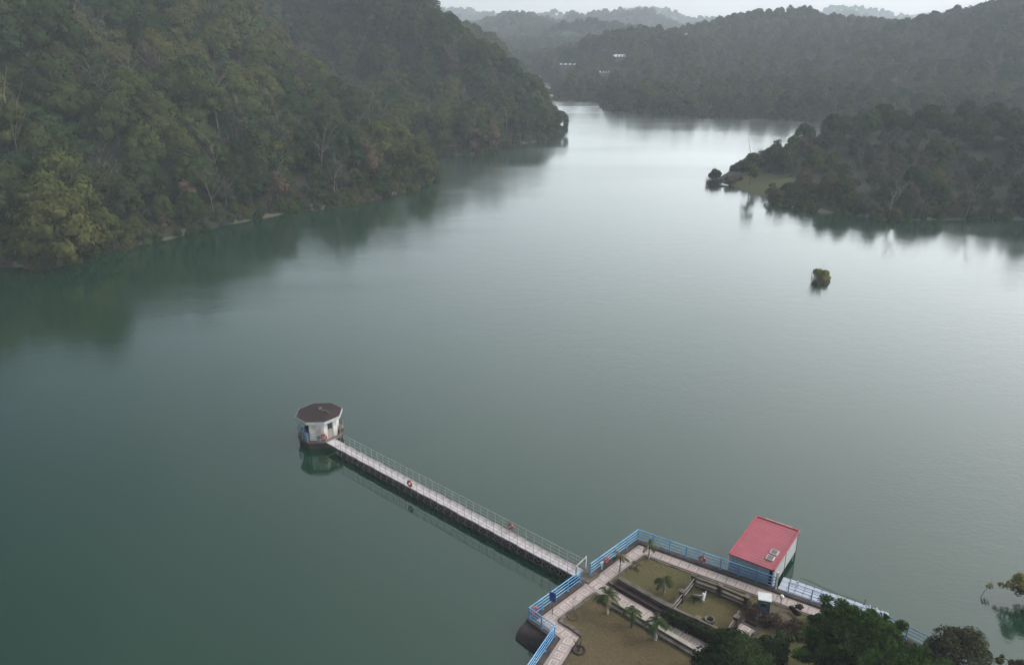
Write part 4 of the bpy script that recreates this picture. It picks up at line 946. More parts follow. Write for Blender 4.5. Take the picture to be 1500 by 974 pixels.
# clipped hedge on the path side of the fence
def hedge(name, a, b, wd, h, off, label, n=5200, seed=3):
    d = (b - a); L = d.length; d.normalize(); nn_ = Vector((-d.y, d.x)); cs = []; rs = []; g_ = np.random.default_rng(seed)
    for i in range(int(L / .22)):
        for j in range(2):
            for z in np.arange(.12, h, .24):
                p = a + d * (.22 * i) + nn_ * (off + (j - .5) * wd * .5); cs.append((p.x + g_.uniform(-.05, .05), p.y + g_.uniform(-.05, .05), z)); rs.append(wd * .38 * g_.uniform(.8, 1.15))
    me = leaf_mesh('leaves', cs, rs, n, .085, M_HEDGE, seed, 1, True, .2, .6, 1.6); o = bpy.data.objects.new(name, me); COL.objects.link(o); o.location = (0, 0, Z0); tag(o, label, 'hedge'); return o
hedge('hedge', PP[3] - (PP[7] - PP[3]).normalized() * .1, PP[7] + (PP[7] - PP[3]).normalized() * .6, .62, .86, -.48, 'dark green clipped hedge between the tiled path and the square garden')
# white dish sculpture
p = Vector(at(1026.5, 878.5, zf)); sc_ = empty('dish_sculpture', p, .25, label='white winged upright beside a tilted shallow dish in the square garden', cat='sculpture'); sc_.scale = (.68, .68, .68)
dm_ = MB().lathe([(0, 0), (.25, .02), (.48, .09), (.66, .22), (.68, .23), (.50, .06), (.26, -.02), (0, -.04)], 26); dsh = dm_.build('dish', MM('grey_white_dish', (.30, .29, .27), (.20, .20, .18), 2), sc_, smooth=True); dsh.location = (-.35, .15, .35); dsh.rotation_euler = (R(-38), R(18), 0)
MB().torus((0, 0, .225), .67, .035, (1, 0, 0), (0, 1, 0), 18, 6, math.pi * .95, math.pi * 1.95).build('rim', M_WHITE, dsh, smooth=True)
M_PURE = MM('clean_white_plaster', (.78, .78, .78), (.7, .7, .71), 2, .6)
MB().lathe([(0, 0), (.24, 0), (.17, .2), (.11, .5), (.13, .75), (.16, .86), (.13, 1.0), (0, 1.06)], 14, (.18, -.1, 0)).build('figure', M_PURE, sc_, smooth=True)
MB().poly([(.22, -.1, .15), (.72, .25, .95), (.80, .3, .80), (.48, -.05, .12), (.22, -.04, .15), (.70, .31, .95), (.78, .36, .80), (.48, .01, .12)], [(0, 1, 2, 3), (7, 6, 5, 4), (0, 4, 5, 1), (1, 5, 6, 2), (2, 6, 7, 3), (3, 7, 4, 0)]).build('wing', M_PURE, sc_)
MB().tube([(-.05, -.2, 0), (-.25, 0, .3)], .04, 6).tube([(-.5, .2, 0), (-.35, .15, .32)], .03, 6).build('legs', M_STONE, sc_)
# stone ring planter
p = at(1039, 910, zf); t = empty('ring_planter', p, label='round dark stone ring planter on the garden lawn', cat='planter')
MB().lathe([(.2, .0), (.38, 0), (.42, .10), (.40, .26), (.34, .30), (.26, .26), (.24, .12), (.22, .0)], 20).build('ring', M_STONE, t, smooth=True); MB().lathe([(0, .12), (.245, .12), (.245, .05), (0, .05)], 16).build('soil', M_BLACK, t)
# twisted twigs
def twig_plant(name, u, v, label, cat, h=.5, n=5, m=M_DRY, seed=1, z=None, spread=.35, r=.018):
    rg = random.Random(seed); p = at(u, v, z or zf); mb = MB()
    for i in range(n):
        a = rg.uniform(0, 6.28); d = Vector((math.cos(a), math.sin(a), 0)) * spread * rg.uniform(.4, 1.1); mb.tube([p, p + d * .4 + Vector((0, 0, h * .6)), p + d + Vector((0, 0, h * rg.uniform(.6, 1.1)))], [r, r * .8, r * .3], 4)
    o = mb.build(name, m); tag(o, label, cat); return o
twig_plant('dry_seedling', 1016, 884, 'tiny dry seedling in the garden lawn in front of the white sculpture', 'plant', .45, 5, M_DARK, 2, spread=.2)

# ---- cabinet, box, lamps
c0 = at(1117, 902, zf); ca = math.atan2(d_ne.y, d_ne.x) + .30
cb = empty('metal_cabinet', c0, ca, label='blue grey metal cabinet with a white top standing on the lawn', cat='cabinet')
MB().box((0, .38, .72), (.88, .80, 1.44)).build('body', M_CAB, cb); tp = MB().box((.02, .40, 1.47), (.98, .96, .07)).build('top', MM('white_cabinet_top', (.62, .64, .62), (.52, .54, .53), 2, .6), cb)
MB().box((.452, .40, .74), (.02, .78, 1.34)).build('side_panel', MM('pale_cabinet_side', (.55, .57, .56), (.46, .48, .48), 2, .6), cb)
wn = MB().box((-.04, -.032, 1.05), (.40, .02, .34)).build('window', M_GLASSD, cb); MB().box((-.04, -.045, 1.23), (.46, .03, .03)).build('hood', M_WALLS, wn)
MB().box((.3, -.04, .75), (.03, .04, .12)).build('handle', M_DARK, cb)
p = at(1108, 905, zf); t = empty('white_box', (p.x, p.y, Z0 + .22), .5, label='small tilted white box lying by the dry shrub beside the cabinet', cat='box'); t.rotation_euler = (R(14), R(-10), .5)
MB().box((0, 0, .14), (.46, .40, .28)).build('body', MM('white_plastic_box', (.68, .67, .66), (.58, .57, .57), 3, .5), t); MB().box((0, 0, .295), (.50, .44, .035)).build('lid', M_PURE, t)
def lamp_post(u, v, label, H=2.25, rb=.17):
    p = at(u, v, zf); t = empty('globe_lamp', p, label=label, cat='lamp post', group='white globe garden lamps')
    MB().tube([(0, 0, 0), (0, 0, H)], [.045, .035], 8).build('pole', MM('faded_pink_pole', (.42, .34, .32), (.34, .27, .26), 2), t); MB().lathe([(0, 0), (.12, 0), (.1, .08), (.05, .12)], 10).build('base', M_STONE, t)
    gl = MB().lathe([(0, -rb)] + [(rb * math.sin(math.pi * i / 10), -rb * math.cos(math.pi * i / 10)) for i in range(1, 10)] + [(0, rb)], 18, (0, 0, H + rb)).build('globe', MM('opal_globe', (.70, .68, .60), (.62, .60, .53), 3, .35), t, smooth=True)
    MB().lathe([(.05, 0), (.08, .0), (.08, .05), (.05, .05)], 10, (0, 0, H - .02)).build('collar', M_WHITE, t)
lamp_post(1139.5, 912, 'white globe garden lamp on a thin pinkish pole right of the cabinet')
lamp_post(1219, 916, 'white globe lamp rising through the pine crown near the dock', 2.3, .13)
# ---- sign board
p = at(809.3, 899, Z0 + .05); t = empty('sign_board', p, -.45, label='blank royal blue board on a thin pole beside the terrace railing', cat='sign')
MB().tube([(0, 0, 0), (0, 0, 2.05)], .03, 6).build('pole', M_STONE, t); MB().box((0, -.045, 1.62), (.50, .03, .82)).build('board', M_SIGN, t); MB().box((0, -.03, 1.62), (.54, .02, .86)).build('frame', M_BLUEDK, t)
# ---- white tap post beside the north railing
c = on_line(nrl[0], d_nw, 878.5, 834, Z0) + inn_nw * .25; t = empty('tap_post', (c.x, c.y, Z0 + .1), label='short pale post with a crosspiece at the railing near the pier gate', cat='tap'); MB().tube([(0, 0, 0), (0, 0, .72)], .045, 7).build('pipe', M_WHITE, t); MB().box((0, 0, .70), (.34, .09, .08), .8).build('crosspiece', M_WHITE, t)

# ---- paving fragment with sunken pit east of the garden
q0 = Vector(at(1088, 926, 1)[:2]); ang_f = ang_c + math.pi / 2
fr1 = MB().prism([(-1.15, -.62), (.75, -.62), (.75, .55), (-1.15, .55)], -.1, .075).build('tiled_path', M_TILE, loc=(q0.x, q0.y, Z0), rz=ang_f); tag(fr1, kind='structure')
t = empty('sunken_pit', (q0.x, q0.y, Z0), ang_f, label='dark rectangular drain pit with stone rim at the end of the short paving', cat='drain pit')
MB().box((1.12, 0, .04), (.62, 1.35, .12)).build('rim', M_STONE, t); MB().box((1.12, 0, .105), (.30, .90, .02)).build('pit_shade', M_BLACK, t)  # thin black plate on the rim paints the shade inside the pit
kb = MB().box((-.2, -.80, .12), (2.0, .26, .2), 0).build('lawn_kerb', M_STONE, loc=(q0.x, q0.y, Z0), rz=ang_f); tag(kb, 'stone kerb on the right side of the short paving fragment', 'kerb')

# ---- mound of soil and straw round the lamp
def mound(name, u, v, rx, ry, h, m, label, cat, seed=1):
    p = at(u, v, Z0); g_ = np.random.default_rng(seed); mb = MB(); n, k = 28, 9; P = [(0, 0, h)]
    for i in range(1, k + 1):
        for j in range(n):
            a = 2 * math.pi * j / n; r = i / k; jit = 1 + .12 * math.sin(3 * a + seed) + .08 * g_.normal(); P.append((rx * r * math.cos(a) * jit, ry * r * math.sin(a) * jit, h * (1 - r ** 1.6) + g_.normal() * .025 - (.06 if i == k else 0)))
    F = [(0, 1 + j, 1 + (j + 1) % n) for j in range(n)] + [(1 + (i - 1) * n + j, 1 + i * n + j, 1 + i * n + (j + 1) % n, 1 + (i - 1) * n + (j + 1) % n) for i in range(1, k) for j in range(n)]
    o = mb.poly(P, F).build(name, m, loc=(p.x, p.y, Z0 + .05), smooth=True); tag(o, label, cat); return o
mound('earth_mound', 1141, 908, 1.5, 1.5, .35, M_SOIL, 'low mound of tan straw and soil around the globe lamp', 'mound')

# ---- palms
def palm(u, v, H, fl, nf, label, seed, dead=0, lime=True, droop=1.0, zb_=None, tilt=0, thick=1.0):
    p = at(u, v, zb_ or (Z0 + .05)); rg = random.Random(seed); t = empty('palm_tree', p, rg.uniform(0, 6), label=label, cat='palm tree', group='young palms on the terrace lawns')
    top = Vector((tilt * .3, 0, H)); mid = Vector((tilt * .1, .02, H * .5))
    tr_ = MB().tube([(0, 0, -.05), (0, 0, .18), mid, top], [.12 * thick, .10 * thick, .065 * thick, .05 * thick], 8).build('trunk', M_LIME if lime else M_BARK, t)
    MB().tube([top * .62 + Vector((0, 0, 0)), top * .85, top + Vector((0, 0, .08))], [.05 * thick, .085 * thick, .05], 8).build('crownshaft', M_BARK if dead > .5 else MM('green_brown_sheath', (.09, .09, .045), (.06, .05, .03), 4), tr_)
    for k in range(nf):
        a = 6.283 * k / nf + rg.uniform(-.35, .35); d = Vector((math.cos(a), math.sin(a), 0)); L = fl * rg.uniform(.8, 1.12); up = rg.choice((.25, .55, .95, 1.3)) if k % 3 == 0 else rg.uniform(.15, .6); mb = MB(); sp = []
        for i in range(9):
            s_ = i / 8; sp.append(top + d * (L * (s_ * .92)) + Vector((0, 0, L * (up * s_ - droop * (.55 + up * .55) * s_ ** 2.1))))
        mb.tube(sp, [.022 * (1 - .8 * i / 8) + .004 for i in range(9)], 4)
        sd_ = d.cross(Vector((0, 0, 1)))
        for i in range(2, 26):
            s_ = i / 26; j = min(7, int(s_ * 8)); f_ = s_ * 8 - j; c = sp[j].lerp(sp[j + 1], f_); ll = fl * .34 * math.sin(math.pi * min(1, s_ * .86 + .12)) ** .7 * rg.uniform(.8, 1.15); tg = (sp[j + 1] - sp[j]).normalized()
            for sg in (-1, 1):
                e_ = c + (sd_ * sg * .80 + tg * .55 + Vector((0, 0, -.38 * rg.uniform(.3, 1.6)))) * ll; w2 = tg * .028
                mb.poly([c - w2, c + w2, e_ + w2 * .25, e_ - w2 * .25], [(0, 1, 2, 3)])
        mb.build('frond', M_PALMD if rg.random() < dead else M_PALM, t)
    return t
palm(889.5, 898, 1.75, 1.15, 11, 'tallest green palm with a pale trunk at the path junction', 1, .08, tilt=-.2)
palm(925, 918, 1.45, .95, 9, 'palm with brown base between the junction palm and the bottle trunked palm', 2, .15, lime=False)
palm(960, 936, 1.6, 1.15, 8, 'palm with a swollen white trunk base beside the bench wall', 3, .12, thick=1.5)
palm(972.5, 869.5, 1.25, .95, 10, 'dark green palm in the middle of the olive lawn', 4, .1)
palm(950, 818.5, 1.45, .85, 5, 'thin sparse palm at the far corner of the olive lawn', 5, .6)
palm(908, 836.5, 1.45, .80, 5, 'thin drooping palm on the edge of the tiled path by the railing', 6, .7)
# fallen frond palm, stump, sapling
p = at(932, 829, Z0 + .05); t = palm(932, 829, .16, .75, 4, 'small stunted palm with fronds flat on the olive lawn', 7, 1, lime=False, droop=.6)
def stump(u, v):
    p = at(u, v, Z0 + .04); t = empty('palm_stump', p, label='dead palm stump with three upright blades in a soil ring near the bottom left', cat='palm stump', )
    MB().lathe([(.34, -.02), (.50, -.02), (.52, .08), (.42, .12), (.34, .05)], 18).build('soil_ring', M_DARK, t, smooth=True)
    MB().tube([(0, 0, 0), (0, 0, .3)], [.14, .08], 7).build('trunk', M_BARK, t)
    for dx_, dy_, h in ((-.42, .05, .95), (.22, .1, 1.05), (.1, -.2, .7)): MB().tube([(0, 0, .15), (dx_ * .5, dy_ * .5, h * .55), (dx_, dy_, h)], [.075, .055, .01], 5).build('blade', M_PALMD if dx_ > .15 else M_DARK, t)
stump(848, 952)
p = at(840, 903, Z0 + .04); t = empty('sapling', p, label='thin bare sapling in a low ring on the brown lawn behind the blue board', cat='sapling')
MB().lathe([(.36, -.02), (.46, -.02), (.47, .05), (.40, .07), (.36, .0)], 18).build('soil_ring', M_SOIL, t, smooth=True)
mbb, _ = branches(77, 0, 1.5, .5, 5, .03, 1, 4, start=.45); mbb.build('stems', M_PALMD, t)

# ---- shrubs by the cabinet
def shrub(name, u, v, r, h, m, label, cat, seed, n=1400, size=.10, twigs=True, z=Z0, core=True, sq=.8, group=None):
    p = at(u, v, z); g_ = np.random.default_rng(seed); cs = []; rs = []
    for i in range(14):
        a = g_.uniform(0, 6.28); q = r * math.sqrt(g_.random()) * .7; cs.append((q * math.cos(a), q * math.sin(a), h * g_.uniform(.35, .8))); rs.append(r * g_.uniform(.25, .42))
    t = empty(name, p, label=label, cat=cat, group=group); me = leaf_mesh('leaves', cs, rs, n, size, m, seed, sq, core, .3, .6, 1.7); o = bpy.data.objects.new('leaves', me); COL.objects.link(o); o.parent = t
    if twigs:
        mb, _ = branches(seed, 0, h * .9, 1.0, 6, .035, 2, 4, start=.1); mb.build('stems', M_TWIG if m is not M_HEDGE else M_BARK, t)
    return t
F_DEEP0 = foliage('deep_bush_leaves', [(.020, .032, .013), (.026, .038, .015)], .10, .5, 1.0)
F_RUST = foliage('rusty_dry_leaves', [(.075, .045, .038), (.060, .038, .030)], .1, .4, 2)
F_TUFT = foliage('yellow_green_grass', [(.12, .12, .045), (.09, .095, .035)], .1, .4, 2)
shrub('dry_shrub', 1100, 903, .9, 1.1, F_RUST, 'rusty brown bare shrub between the garden fence and the white box', 'shrub', 3, 1500, .07, core=False)
shrub('dry_shrub', 1122, 915, .75, .7, F_RUST, 'low rusty shrub just below the cabinet', 'shrub', 4, 900, .07, core=False)
shrub('dry_shrub', 1150, 922, 1.3, .75, F_RUST, 'wide low rusty scrub below the globe lamp', 'shrub', 5, 1600, .08, core=False)
shrub('dark_conifer_bush', 1164, 902, .5, 1.2, foliage('dark_bush', [(.030, .032, .022), (.04, .038, .026)], .1, .4, 2), 'small dark upright bush beside the outer path kerb', 'bush', 6, 1100, .09)
shrub('dark_leafed_bush', 1056, 949, .8, 1.0, F_DEEP0, 'dark green leafy bush over the corner of the square garden fence', 'bush', 8, 2400, .12)
shrub('fresh_green_bush', 1146, 949, .75, 1.4, F_BRIGHT, 'bright green bush between the dark tree and the pine', 'bush', 7, 1300, .12)
shrub('dark_leafed_bush', 1128, 968, 1.2, 1.3, F_DEEP0, 'dark green leafy bush below the short paving fragment', 'bush', 9, 2600, .14)
shrub('grass_clump', 1175, 928, 1.3, .4, F_TUFT, 'low yellow green grass clump at the foot of the pine', 'grass clump', 11, 1500, .09, twigs=False)

# ---- big trees at the lower right
def pine(base, H, rad, label, seed, z0f=.30, ntuft=430, dens=1.0):
    rg = random.Random(seed); g_ = np.random.default_rng(seed); t = empty('pine_tree', base, rg.uniform(0, 6), label=label, cat='pine tree'); mb = MB(); mb.tube([(0, 0, 0), (.1, 0, H * .5), (0, .1, H * .94)], [.24, .17, .04], 8); cs = []; rs = []
    nw = 13
    for w__ in range(nw):
        z = H * (z0f + (1 - z0f) * (w__ + .5) / nw); L = rad * (1 - ((z / H - z0f) / (1 - z0f)) ** 1.7 * .86) * rg.uniform(.85, 1.1); nb = 6
        for b_ in range(nb):
            a = 2.4 * (w__ * nb + b_) * 1.1 + rg.uniform(-.3, .3); d = Vector((math.cos(a), math.sin(a), 0)); LL = L * rg.uniform(.72, 1.08); sp = [Vector((0, 0, z)) + d * (LL * s_) + Vector((0, 0, LL * (.10 * s_ + .22 * s_ * s_))) for s_ in (0, .35, .7, 1)]
            mb.tube(sp, [.07, .05, .032, .012], 5, cap=False)
            k = max(3, int(LL * 2.1 * dens))
            for i in range(k):
                s_ = .28 + .72 * (i + .5) / k; off = rg.uniform(-.55, .55) * (1.1 - s_ * .6) * LL * .42; c = Vector((0, 0, z)) + d * (LL * s_) + Vector((-d.y, d.x, 0)) * off + Vector((0, 0, LL * (.10 * s_ + .22 * s_ * s_) + .18))
                cs.append(c); rs.append(rg.uniform(.42, .62)); 
                mb.tube([Vector((0, 0, z)) + d * (LL * max(0, s_ - .12)) + Vector((0, 0, LL * (.10 * s_ + .22 * s_ * s_) - .02)), c], [.02, .01], 3, cap=False)
    n = 100 * len(cs); k = np.repeat(np.arange(len(cs)), 100); C_ = np.array([tuple(c) for c in cs]); Rr = np.array(rs)[k]
    d = g_.normal(size=(n, 3)); d[:, 2] = np.abs(d[:, 2]) * .9 - .15 + .25; d /= np.linalg.norm(d, axis=1)[:, None]
    side = np.cross(d, g_.normal(size=(n, 3))); side /= np.linalg.norm(side, axis=1)[:, None]; b0 = C_[k] + d * (Rr * .10)[:, None]; e0 = C_[k] + d * Rr[:, None]; wv = side * (.036)
    V = np.stack([b0 - wv * .6, b0 + wv * .6, e0 + wv, e0 - wv], 1).reshape(-1, 3); me = bpy.data.meshes.new('needles'); me.from_pydata(V.tolist(), [], np.arange(4 * n).reshape(-1, 4).tolist()); me.materials.append(F_PINE); me.update()
    o = bpy.data.objects.new('needles', me); COL.objects.link(o); o.parent = t; mb.build('trunk', M_BARK, t); return t
F_PINE = foliage('pine_needles', [(.042, .082, .020), (.056, .105, .024)], .15, .45, .6)
pine((22.3, 40.8, Z0), 6.0, 4.1, 'large dark green pine with rounded needle tufts hiding the outer path', 11)
pine((25.2, 37.6, Z0), 4.6, 4.2, 'second pine with fresher green tufts behind the large pine at the bottom', 12)
pine((18.4, 36.9, Z0), 3.6, 3.2, 'dark pine at the bottom edge left of the large pine', 13)
F_DEEP = foliage('deep_green_leaves', [(.022, .038, .013), (.030, .047, .016)], .10, .5, 1.0)
def big_tree(base, rad, H, m, label, seed, nl=30, n=9000, size=.17, name='broadleaf_tree', core=True, flat=.8, bark=None, nbr=6, base_f=.4):
    t = empty(name, base, seed, label=label, cat='tree'); me = round_crown('crown', seed, rad, H, nl, n, size, m, flat=flat, core=core, base=base_f); o = bpy.data.objects.new('crown', me); COL.objects.link(o); o.parent = t
    mb, _ = branches(seed, 0, H * .55, .7, nbr, .16, 2, 6); mb.build('trunk', bark or M_BARK, t); return t
big_tree((14.6, 40.8, Z0), 3.3, 5.2, F_DEEP, 'dark rounded broadleaf tree at the bottom edge overlapping the garden hedge', 21, 40, 12000, .15)
big_tree((17.6, 43.3, Z0), 1.6, 2.6, F_DEEP, 'small dark broadleaf tree wedged between the broadleaf crown and the pine', 22, 24, 5000, .13)
F_BRG = foliage('bronze_green_leaves', [(.042, .050, .024), (.062, .060, .034)], .12, .45, 1.2)
big_tree((30.2, 42.2, Z0), 2.7, 4.4, F_BRG, 'bronze green tree with grey blossoms leaning over the blue railing', 23, 26, 8000, .13, 'blossom_tree', core=False, bark=M_BARK, nbr=5, base_f=.35)
F_YG = foliage('yellow_green_leaves', [(.20, .19, .05), (.165, .17, .05)], .15, .4, 1.2)
def bank(p, r, seed):
    g_ = np.random.default_rng(seed); n, k = 30, 8; P = [(0, 0, .45)]
    for i in range(1, k + 1):
        for j in range(n): a = 2 * math.pi * j / n; q = r * i / k * (1 + .18 * math.sin(2 * a + seed) + .06 * g_.normal()); P.append((q * math.cos(a), q * .7 * math.sin(a), .45 - 1.5 * (i / k) ** 2 + g_.normal() * .03))
    F = [(0, 1 + j, 1 + (j + 1) % n) for j in range(n)] + [(1 + (i - 1) * n + j, 1 + i * n + j, 1 + i * n + (j + 1) % n, 1 + (i - 1) * n + (j + 1) % n) for i in range(1, k) for j in range(n)]
    o = MB().poly(P, F).build('mud_bank', M_SOIL, loc=(p.x, p.y, 0), smooth=True); tag(o, kind='structure')
def overhang(p, target, label, seed, rad, n, m=F_YG):
    t = empty('waterside_tree', p, label=label, cat='tree'); rg = random.Random(seed); b = Vector(p); cs = []; rs = []; mb = MB(); tv = Vector(target) - b
    for k in range(7):
        e_ = tv * rg.uniform(.65, 1.05) + Vector((rg.uniform(-1, 1), rg.uniform(-1, 1), rg.uniform(-.6, .8))) * rad * .8; pts = [Vector((0, 0, 0)), e_ * .4 + Vector((0, 0, .9)), e_ * .8 + Vector((0, 0, .6)), e_]
        mb.tube(pts, [.12, .08, .04, .012], 5)
        for i in range(9): q = pts[1].lerp(pts[3], i / 8) + Vector((rg.uniform(-.5, .5), rg.uniform(-.5, .5), rg.uniform(-.3, .4))) * rad * .5; cs.append(tuple(q)); rs.append(rad * rg.uniform(.10, .20))
    me = leaf_mesh('crown', cs, rs, n, .11, m, seed, .8, False, .3, .6, 2.0); o = bpy.data.objects.new('crown', me); COL.objects.link(o); o.parent = t; mb.build('trunk', M_TWIG, t); return t
q = at(1488, 858, 1.6); bank(Vector((q.x + 4.6, q.y - .6)), 3.0, 1); overhang((q.x + 3.4, q.y - .6, .1), q, 'yellow green branches reaching over the water at the right edge', 31, 2.2, 5200)
q = at(1480, 972, 1.6); bank(Vector((q.x + 4.2, q.y - 1.9)), 3.2, 2); overhang((q.x + 2.2, q.y - 1.5, .1), q, 'olive green bush at the lower right corner over the water', 32, 1.5, 7000, foliage('olive_green_leaves', [(.075, .095, .035), (.09, .085, .04)], .15, .4, 1.2))
mb = MB(); a, b, c_, d_ = at(1455, 846, .25), at(1443, 862, .12), at(1437.5, 872, .15), at(1439.5, 882, .05)
mb.tube([a, b, Vector(c_)], [.03, .02, .02], 5); mb.tube([c_, d_], [.02, .06], 5); tag(mb.build('drifting_stick', MM('pale_dead_stick', (.26, .23, .22), (.12, .1, .1), 3)), 'thin crooked stick drifting on the water by the right edge', 'stick')

# ---- shrubs and reeds standing in the lake
def reeds(u, v, n, r, h, label, seed, m, cat='reeds', name='reed_clump', z=0):
    p = at(u, v, z); rg = random.Random(seed); mb = MB()
    for i in range(n):
        a = rg.uniform(0, 6.28); q = r * math.sqrt(rg.random()); b = Vector((q * math.cos(a), q * math.sin(a), -.1)); d = Vector((math.cos(a), math.sin(a), 0)) * rg.uniform(.1, .45) * h * .6; w2 = Vector((-math.sin(a), math.cos(a), 0)) * .035; hh = h * rg.uniform(.6, 1.1)
        mb.poly([p + b - w2, p + b + w2, p + b + d * .5 + Vector((0, 0, hh * .6)) + w2 * .7, p + b + d * .5 + Vector((0, 0, hh * .6)) - w2 * .7, p + b + d + Vector((0, 0, hh))], [(0, 1, 2, 3), (3, 2, 4)])
    o = mb.build(name, m); tag(o, label, cat); return o
F_PINKB = foliage('pinkish_dry_leaves', [(.16, .115, .09), (.13, .10, .075)], .1, .35, 2)
F_REED = foliage('olive_reeds', [(.085, .080, .038), (.11, .098, .05)], .1, .35, 2)
shrub('island_shrub', 1201, 415, 1.7, 2.7, foliage('lime_leaves', [(.25, .26, .06), (.22, .23, .065)], .1, .3, 2), 'yellow green bush standing in open water', 'bush', 41, 4200, .15, z=-.7)
reeds(1195, 416, 90, .9, 2.6, 'olive reeds around the yellow green bush in open water', 42, F_REED, z=.0)
shrub('island_shrub', 1208.5, 418, .95, 1.0, F_PINKB, 'pinkish brown low shrub at the right foot of the yellow green bush', 'bush', 43, 2000, .13, z=-.3)
shrub('island_shrub', 1045, 270.5, 2.15, 4.6, F_HD if False else F_DARK, 'dark square topped bush standing alone in the lake off the headland', 'bush', 44, 3400, .36, z=-1.2, sq=1.0)
reeds(1045, 271, 500, 2.3, 2.2, 'dark reeds around the foot of the lone lake bush', 45, foliage('dark_reeds', [(.045, .048, .03), (.06, .055, .035)], .1, .35, 2))
def rock(u, v, r, label, seed, z=0):
    p = at(u, v, z); g_ = np.random.default_rng(seed); mb = MB(); prof = []
    import bmesh
    bm = bmesh.new(); bmesh.ops.create_icosphere(bm, subdivisions=2, radius=r)
    for v_ in bm.verts: v_.co *= 1 + g_.normal() * .10; v_.co.z *= .5
    me = bpy.data.meshes.new('rock'); bm.to_mesh(me); bm.free(); me.materials.append(M_STONE); o = bpy.data.objects.new('rock', me); COL.objects.link(o); o.location = (p.x, p.y, 0); tag(o, label, 'rock')
rock(1058, 273, .9, 'low dark rock between the lone bush and the headland tip', 1); rock(1064, 273.5, .7, 'smaller dark rock touching the headland tip', 2)
shrub('dry_shrub', 1073, 268.5, 2.3, 2.0, F_PINKB, 'rounded pinkish brown shrub on the headland tip', 'bush', 46, 2200, .3, z=.3)
shrub('dry_shrub', 1082, 267, 1.9, 1.5, F_RUST, 'low rusty shrub behind the pinkish shrub on the headland tip', 'bush', 47, 1500, .3, z=.3)

# ---- trees the photograph singles out on the shores
def special(u, v, kd, s, label, var=0, rz=0, zoff=0):
    """stand a tree on the hillside where the sight line through (u, v) meets the ground"""
    ts = np.linspace(60, 700, 1800); X = []; 
    x = (u - 750) / FPX; y = (v - 487) / FPX; c, s_ = math.cos(PITCH), math.sin(PITCH); dd = (x, c - y * s_, -s_ - y * c)
    P = np.array([[dd[0] * t_, dd[1] * t_, CAM_H + dd[2] * t_] for t_ in ts]); h = np.maximum(height(P[:, 0], P[:, 1]), 0); i = int(np.argmax(P[:, 2] <= h + .05))
    q = (P[i, 0], P[i, 1], h[i] - .2 + zoff, s, rz, kd, '', 0, 1); return make_tree(q, label=label, group='landmark trees on the shores', var=var)
special(95, 384, 'olive', 1.45, 'huge olive green dome tree leaning over the water at the far left shore', 1)
special(66, 372, 'bare', .55, 'pale leafless limbs in front of the huge olive dome tree', 0)
special(160, 300, 'bare', .72, 'vase shaped bare tree with pale limbs above the huge olive dome tree', 2)
special(318, 250, 'bare', .68, 'whitish dead tree standing on the mid slope of the nearer left hill', 0)
special(490, 285, 'bare', .66, 'vase shaped bare tree near the point of the nearer left hill', 2)
special(615, 262, 'olive', 1.15, 'tall olive tree at the very point of the nearer left hill', 3)
special(625, 268, 'tall', .7, 'slim tree hanging over the point of the nearer left hill', 0)
special(1098, 270, 'tall', .75, 'lone upright tree at the tip of the low right headland', 1)
special(1302, 318, 'bare', .68, 'pale forked bare tree at the waterline in the middle of the headland', 2)
special(1415, 318, 'bare', .8, 'pale bare tree with a straight trunk near the right end of the headland', 1)
special(1345, 322, 'bare', .55, 'small pale dead tree leaning over the water below the headland', 3)
special(690, 222, 'brown', 1.5, 'tan feathery bamboo like tree at the shore of the second left hill', 0)
special(720, 222, 'brown', 1.3, 'tan feathery tree next to the cove of the second left hill', 1)
special(820, 192, 'dark', .9, 'dark tree on the rocky tip of the second left hill', 1)
special(1130, 290, 'brown', .55, 'low brown leafed tree above the grassy tip of the headland', 0)

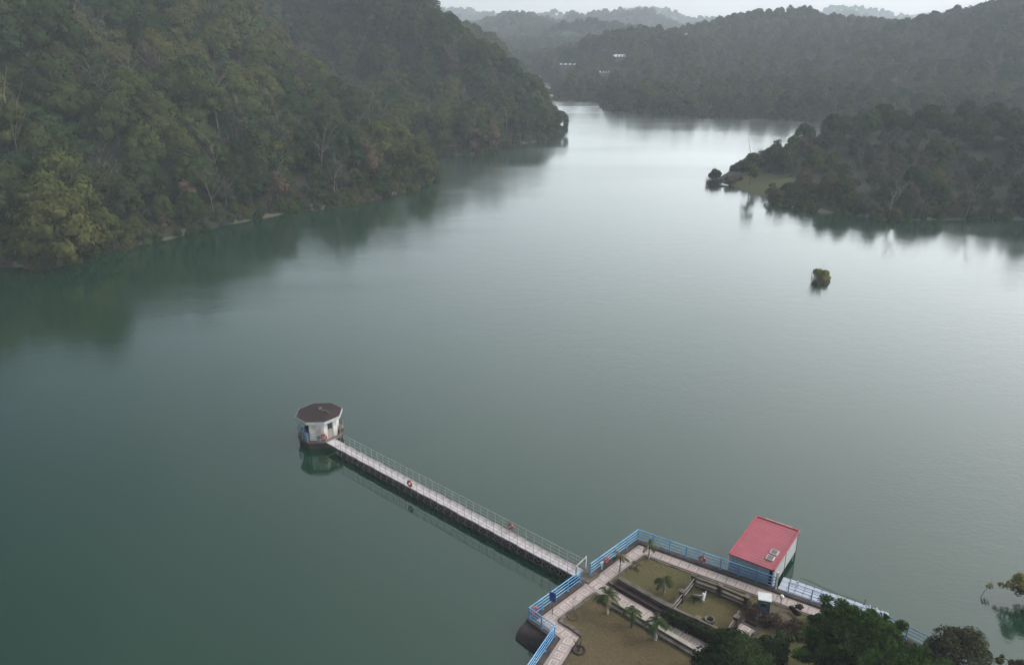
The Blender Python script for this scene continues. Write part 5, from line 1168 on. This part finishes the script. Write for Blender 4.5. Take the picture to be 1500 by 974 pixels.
# ---- far houses among the trees
def house(hp, L, wd, h, a, label, m):
    x, y, z = hp; zb_ = z + .4
    t = empty('farm_building', (x, y, zb_), a, label=label, cat='building'); MB().box((0, 0, h / 2 - 2), (L, wd, h + 4)).build('wall', M_STONE, t)
    MB().poly([(-L / 2 - .4, -wd / 2 - .4, h), (L / 2 + .4, -wd / 2 - .4, h), (L / 2 + .4, wd / 2 + .4, h), (-L / 2 - .4, wd / 2 + .4, h), (-L / 2 - .4, 0, h + wd * .22), (L / 2 + .4, 0, h + wd * .22)], [(0, 1, 5, 4), (2, 3, 4, 5), (0, 4, 3), (1, 2, 5), (3, 2, 1, 0)]).build('roof', m, t)
    MB().box((0, -wd / 2 - .03, 1.1), (1.1, .08, 2.1)).build('door', M_DARK, t)
    for k in (-.3, .3): MB().box((L * k, -wd / 2 - .03, 1.7), (1.3, .08, 1.0)).build('window', M_GLASSD, t)
M_PALEROOF = MM('pale_metal_roof', (.66, .68, .70), (.56, .58, .6), .4, .4)
house(HOUSES[0], 8, 6, 1.2, .3, 'pale roofed farm building on the hazy hill above the river', M_PALEROOF)
house(HOUSES[1], 12, 4, 1.2, -.35, 'long low pale roofed shed at the mouth of the river gap', M_PALEROOF)
house(HOUSES[2], 6, 3.5, 1.2, .1, 'small pale roofed shed below the farm building', M_PALEROOF)
house(HOUSES[3], 4.5, 3.5, 1.6, .3, 'tiny pale roofed hut beside the river gap', M_PALEROOF)
house(HOUSES[4], 7, 5, 2, 0, 'pale roofed house on the ridge of the far right hill', M_PALEROOF)
def raft(u, v, L, label):
    p = at(u, v, .2); t = empty('fishing_raft', (p.x, p.y, .2), .4, label=label, cat='raft'); MB().box((0, 0, 0), (L, 3, .5)).build('float', M_CONC, t); MB().box((0, 0, .3), (L * .96, 2.8, .08)).build('deck', M_PALEROOF, t)
    MB().box((0, .4, 1.3), (L * .5, 1.6, 2.0)).build('cabin', M_WALLS, t); MB().box((0, .4, 2.4), (L * .6, 2.2, .15)).build('roof', M_PALEROOF, t)
raft(800, 139, 8, 'pale fishing raft moored in the narrow river channel')
raft(806, 146, 6, 'smaller pale fishing raft nearer than the first in the river channel')
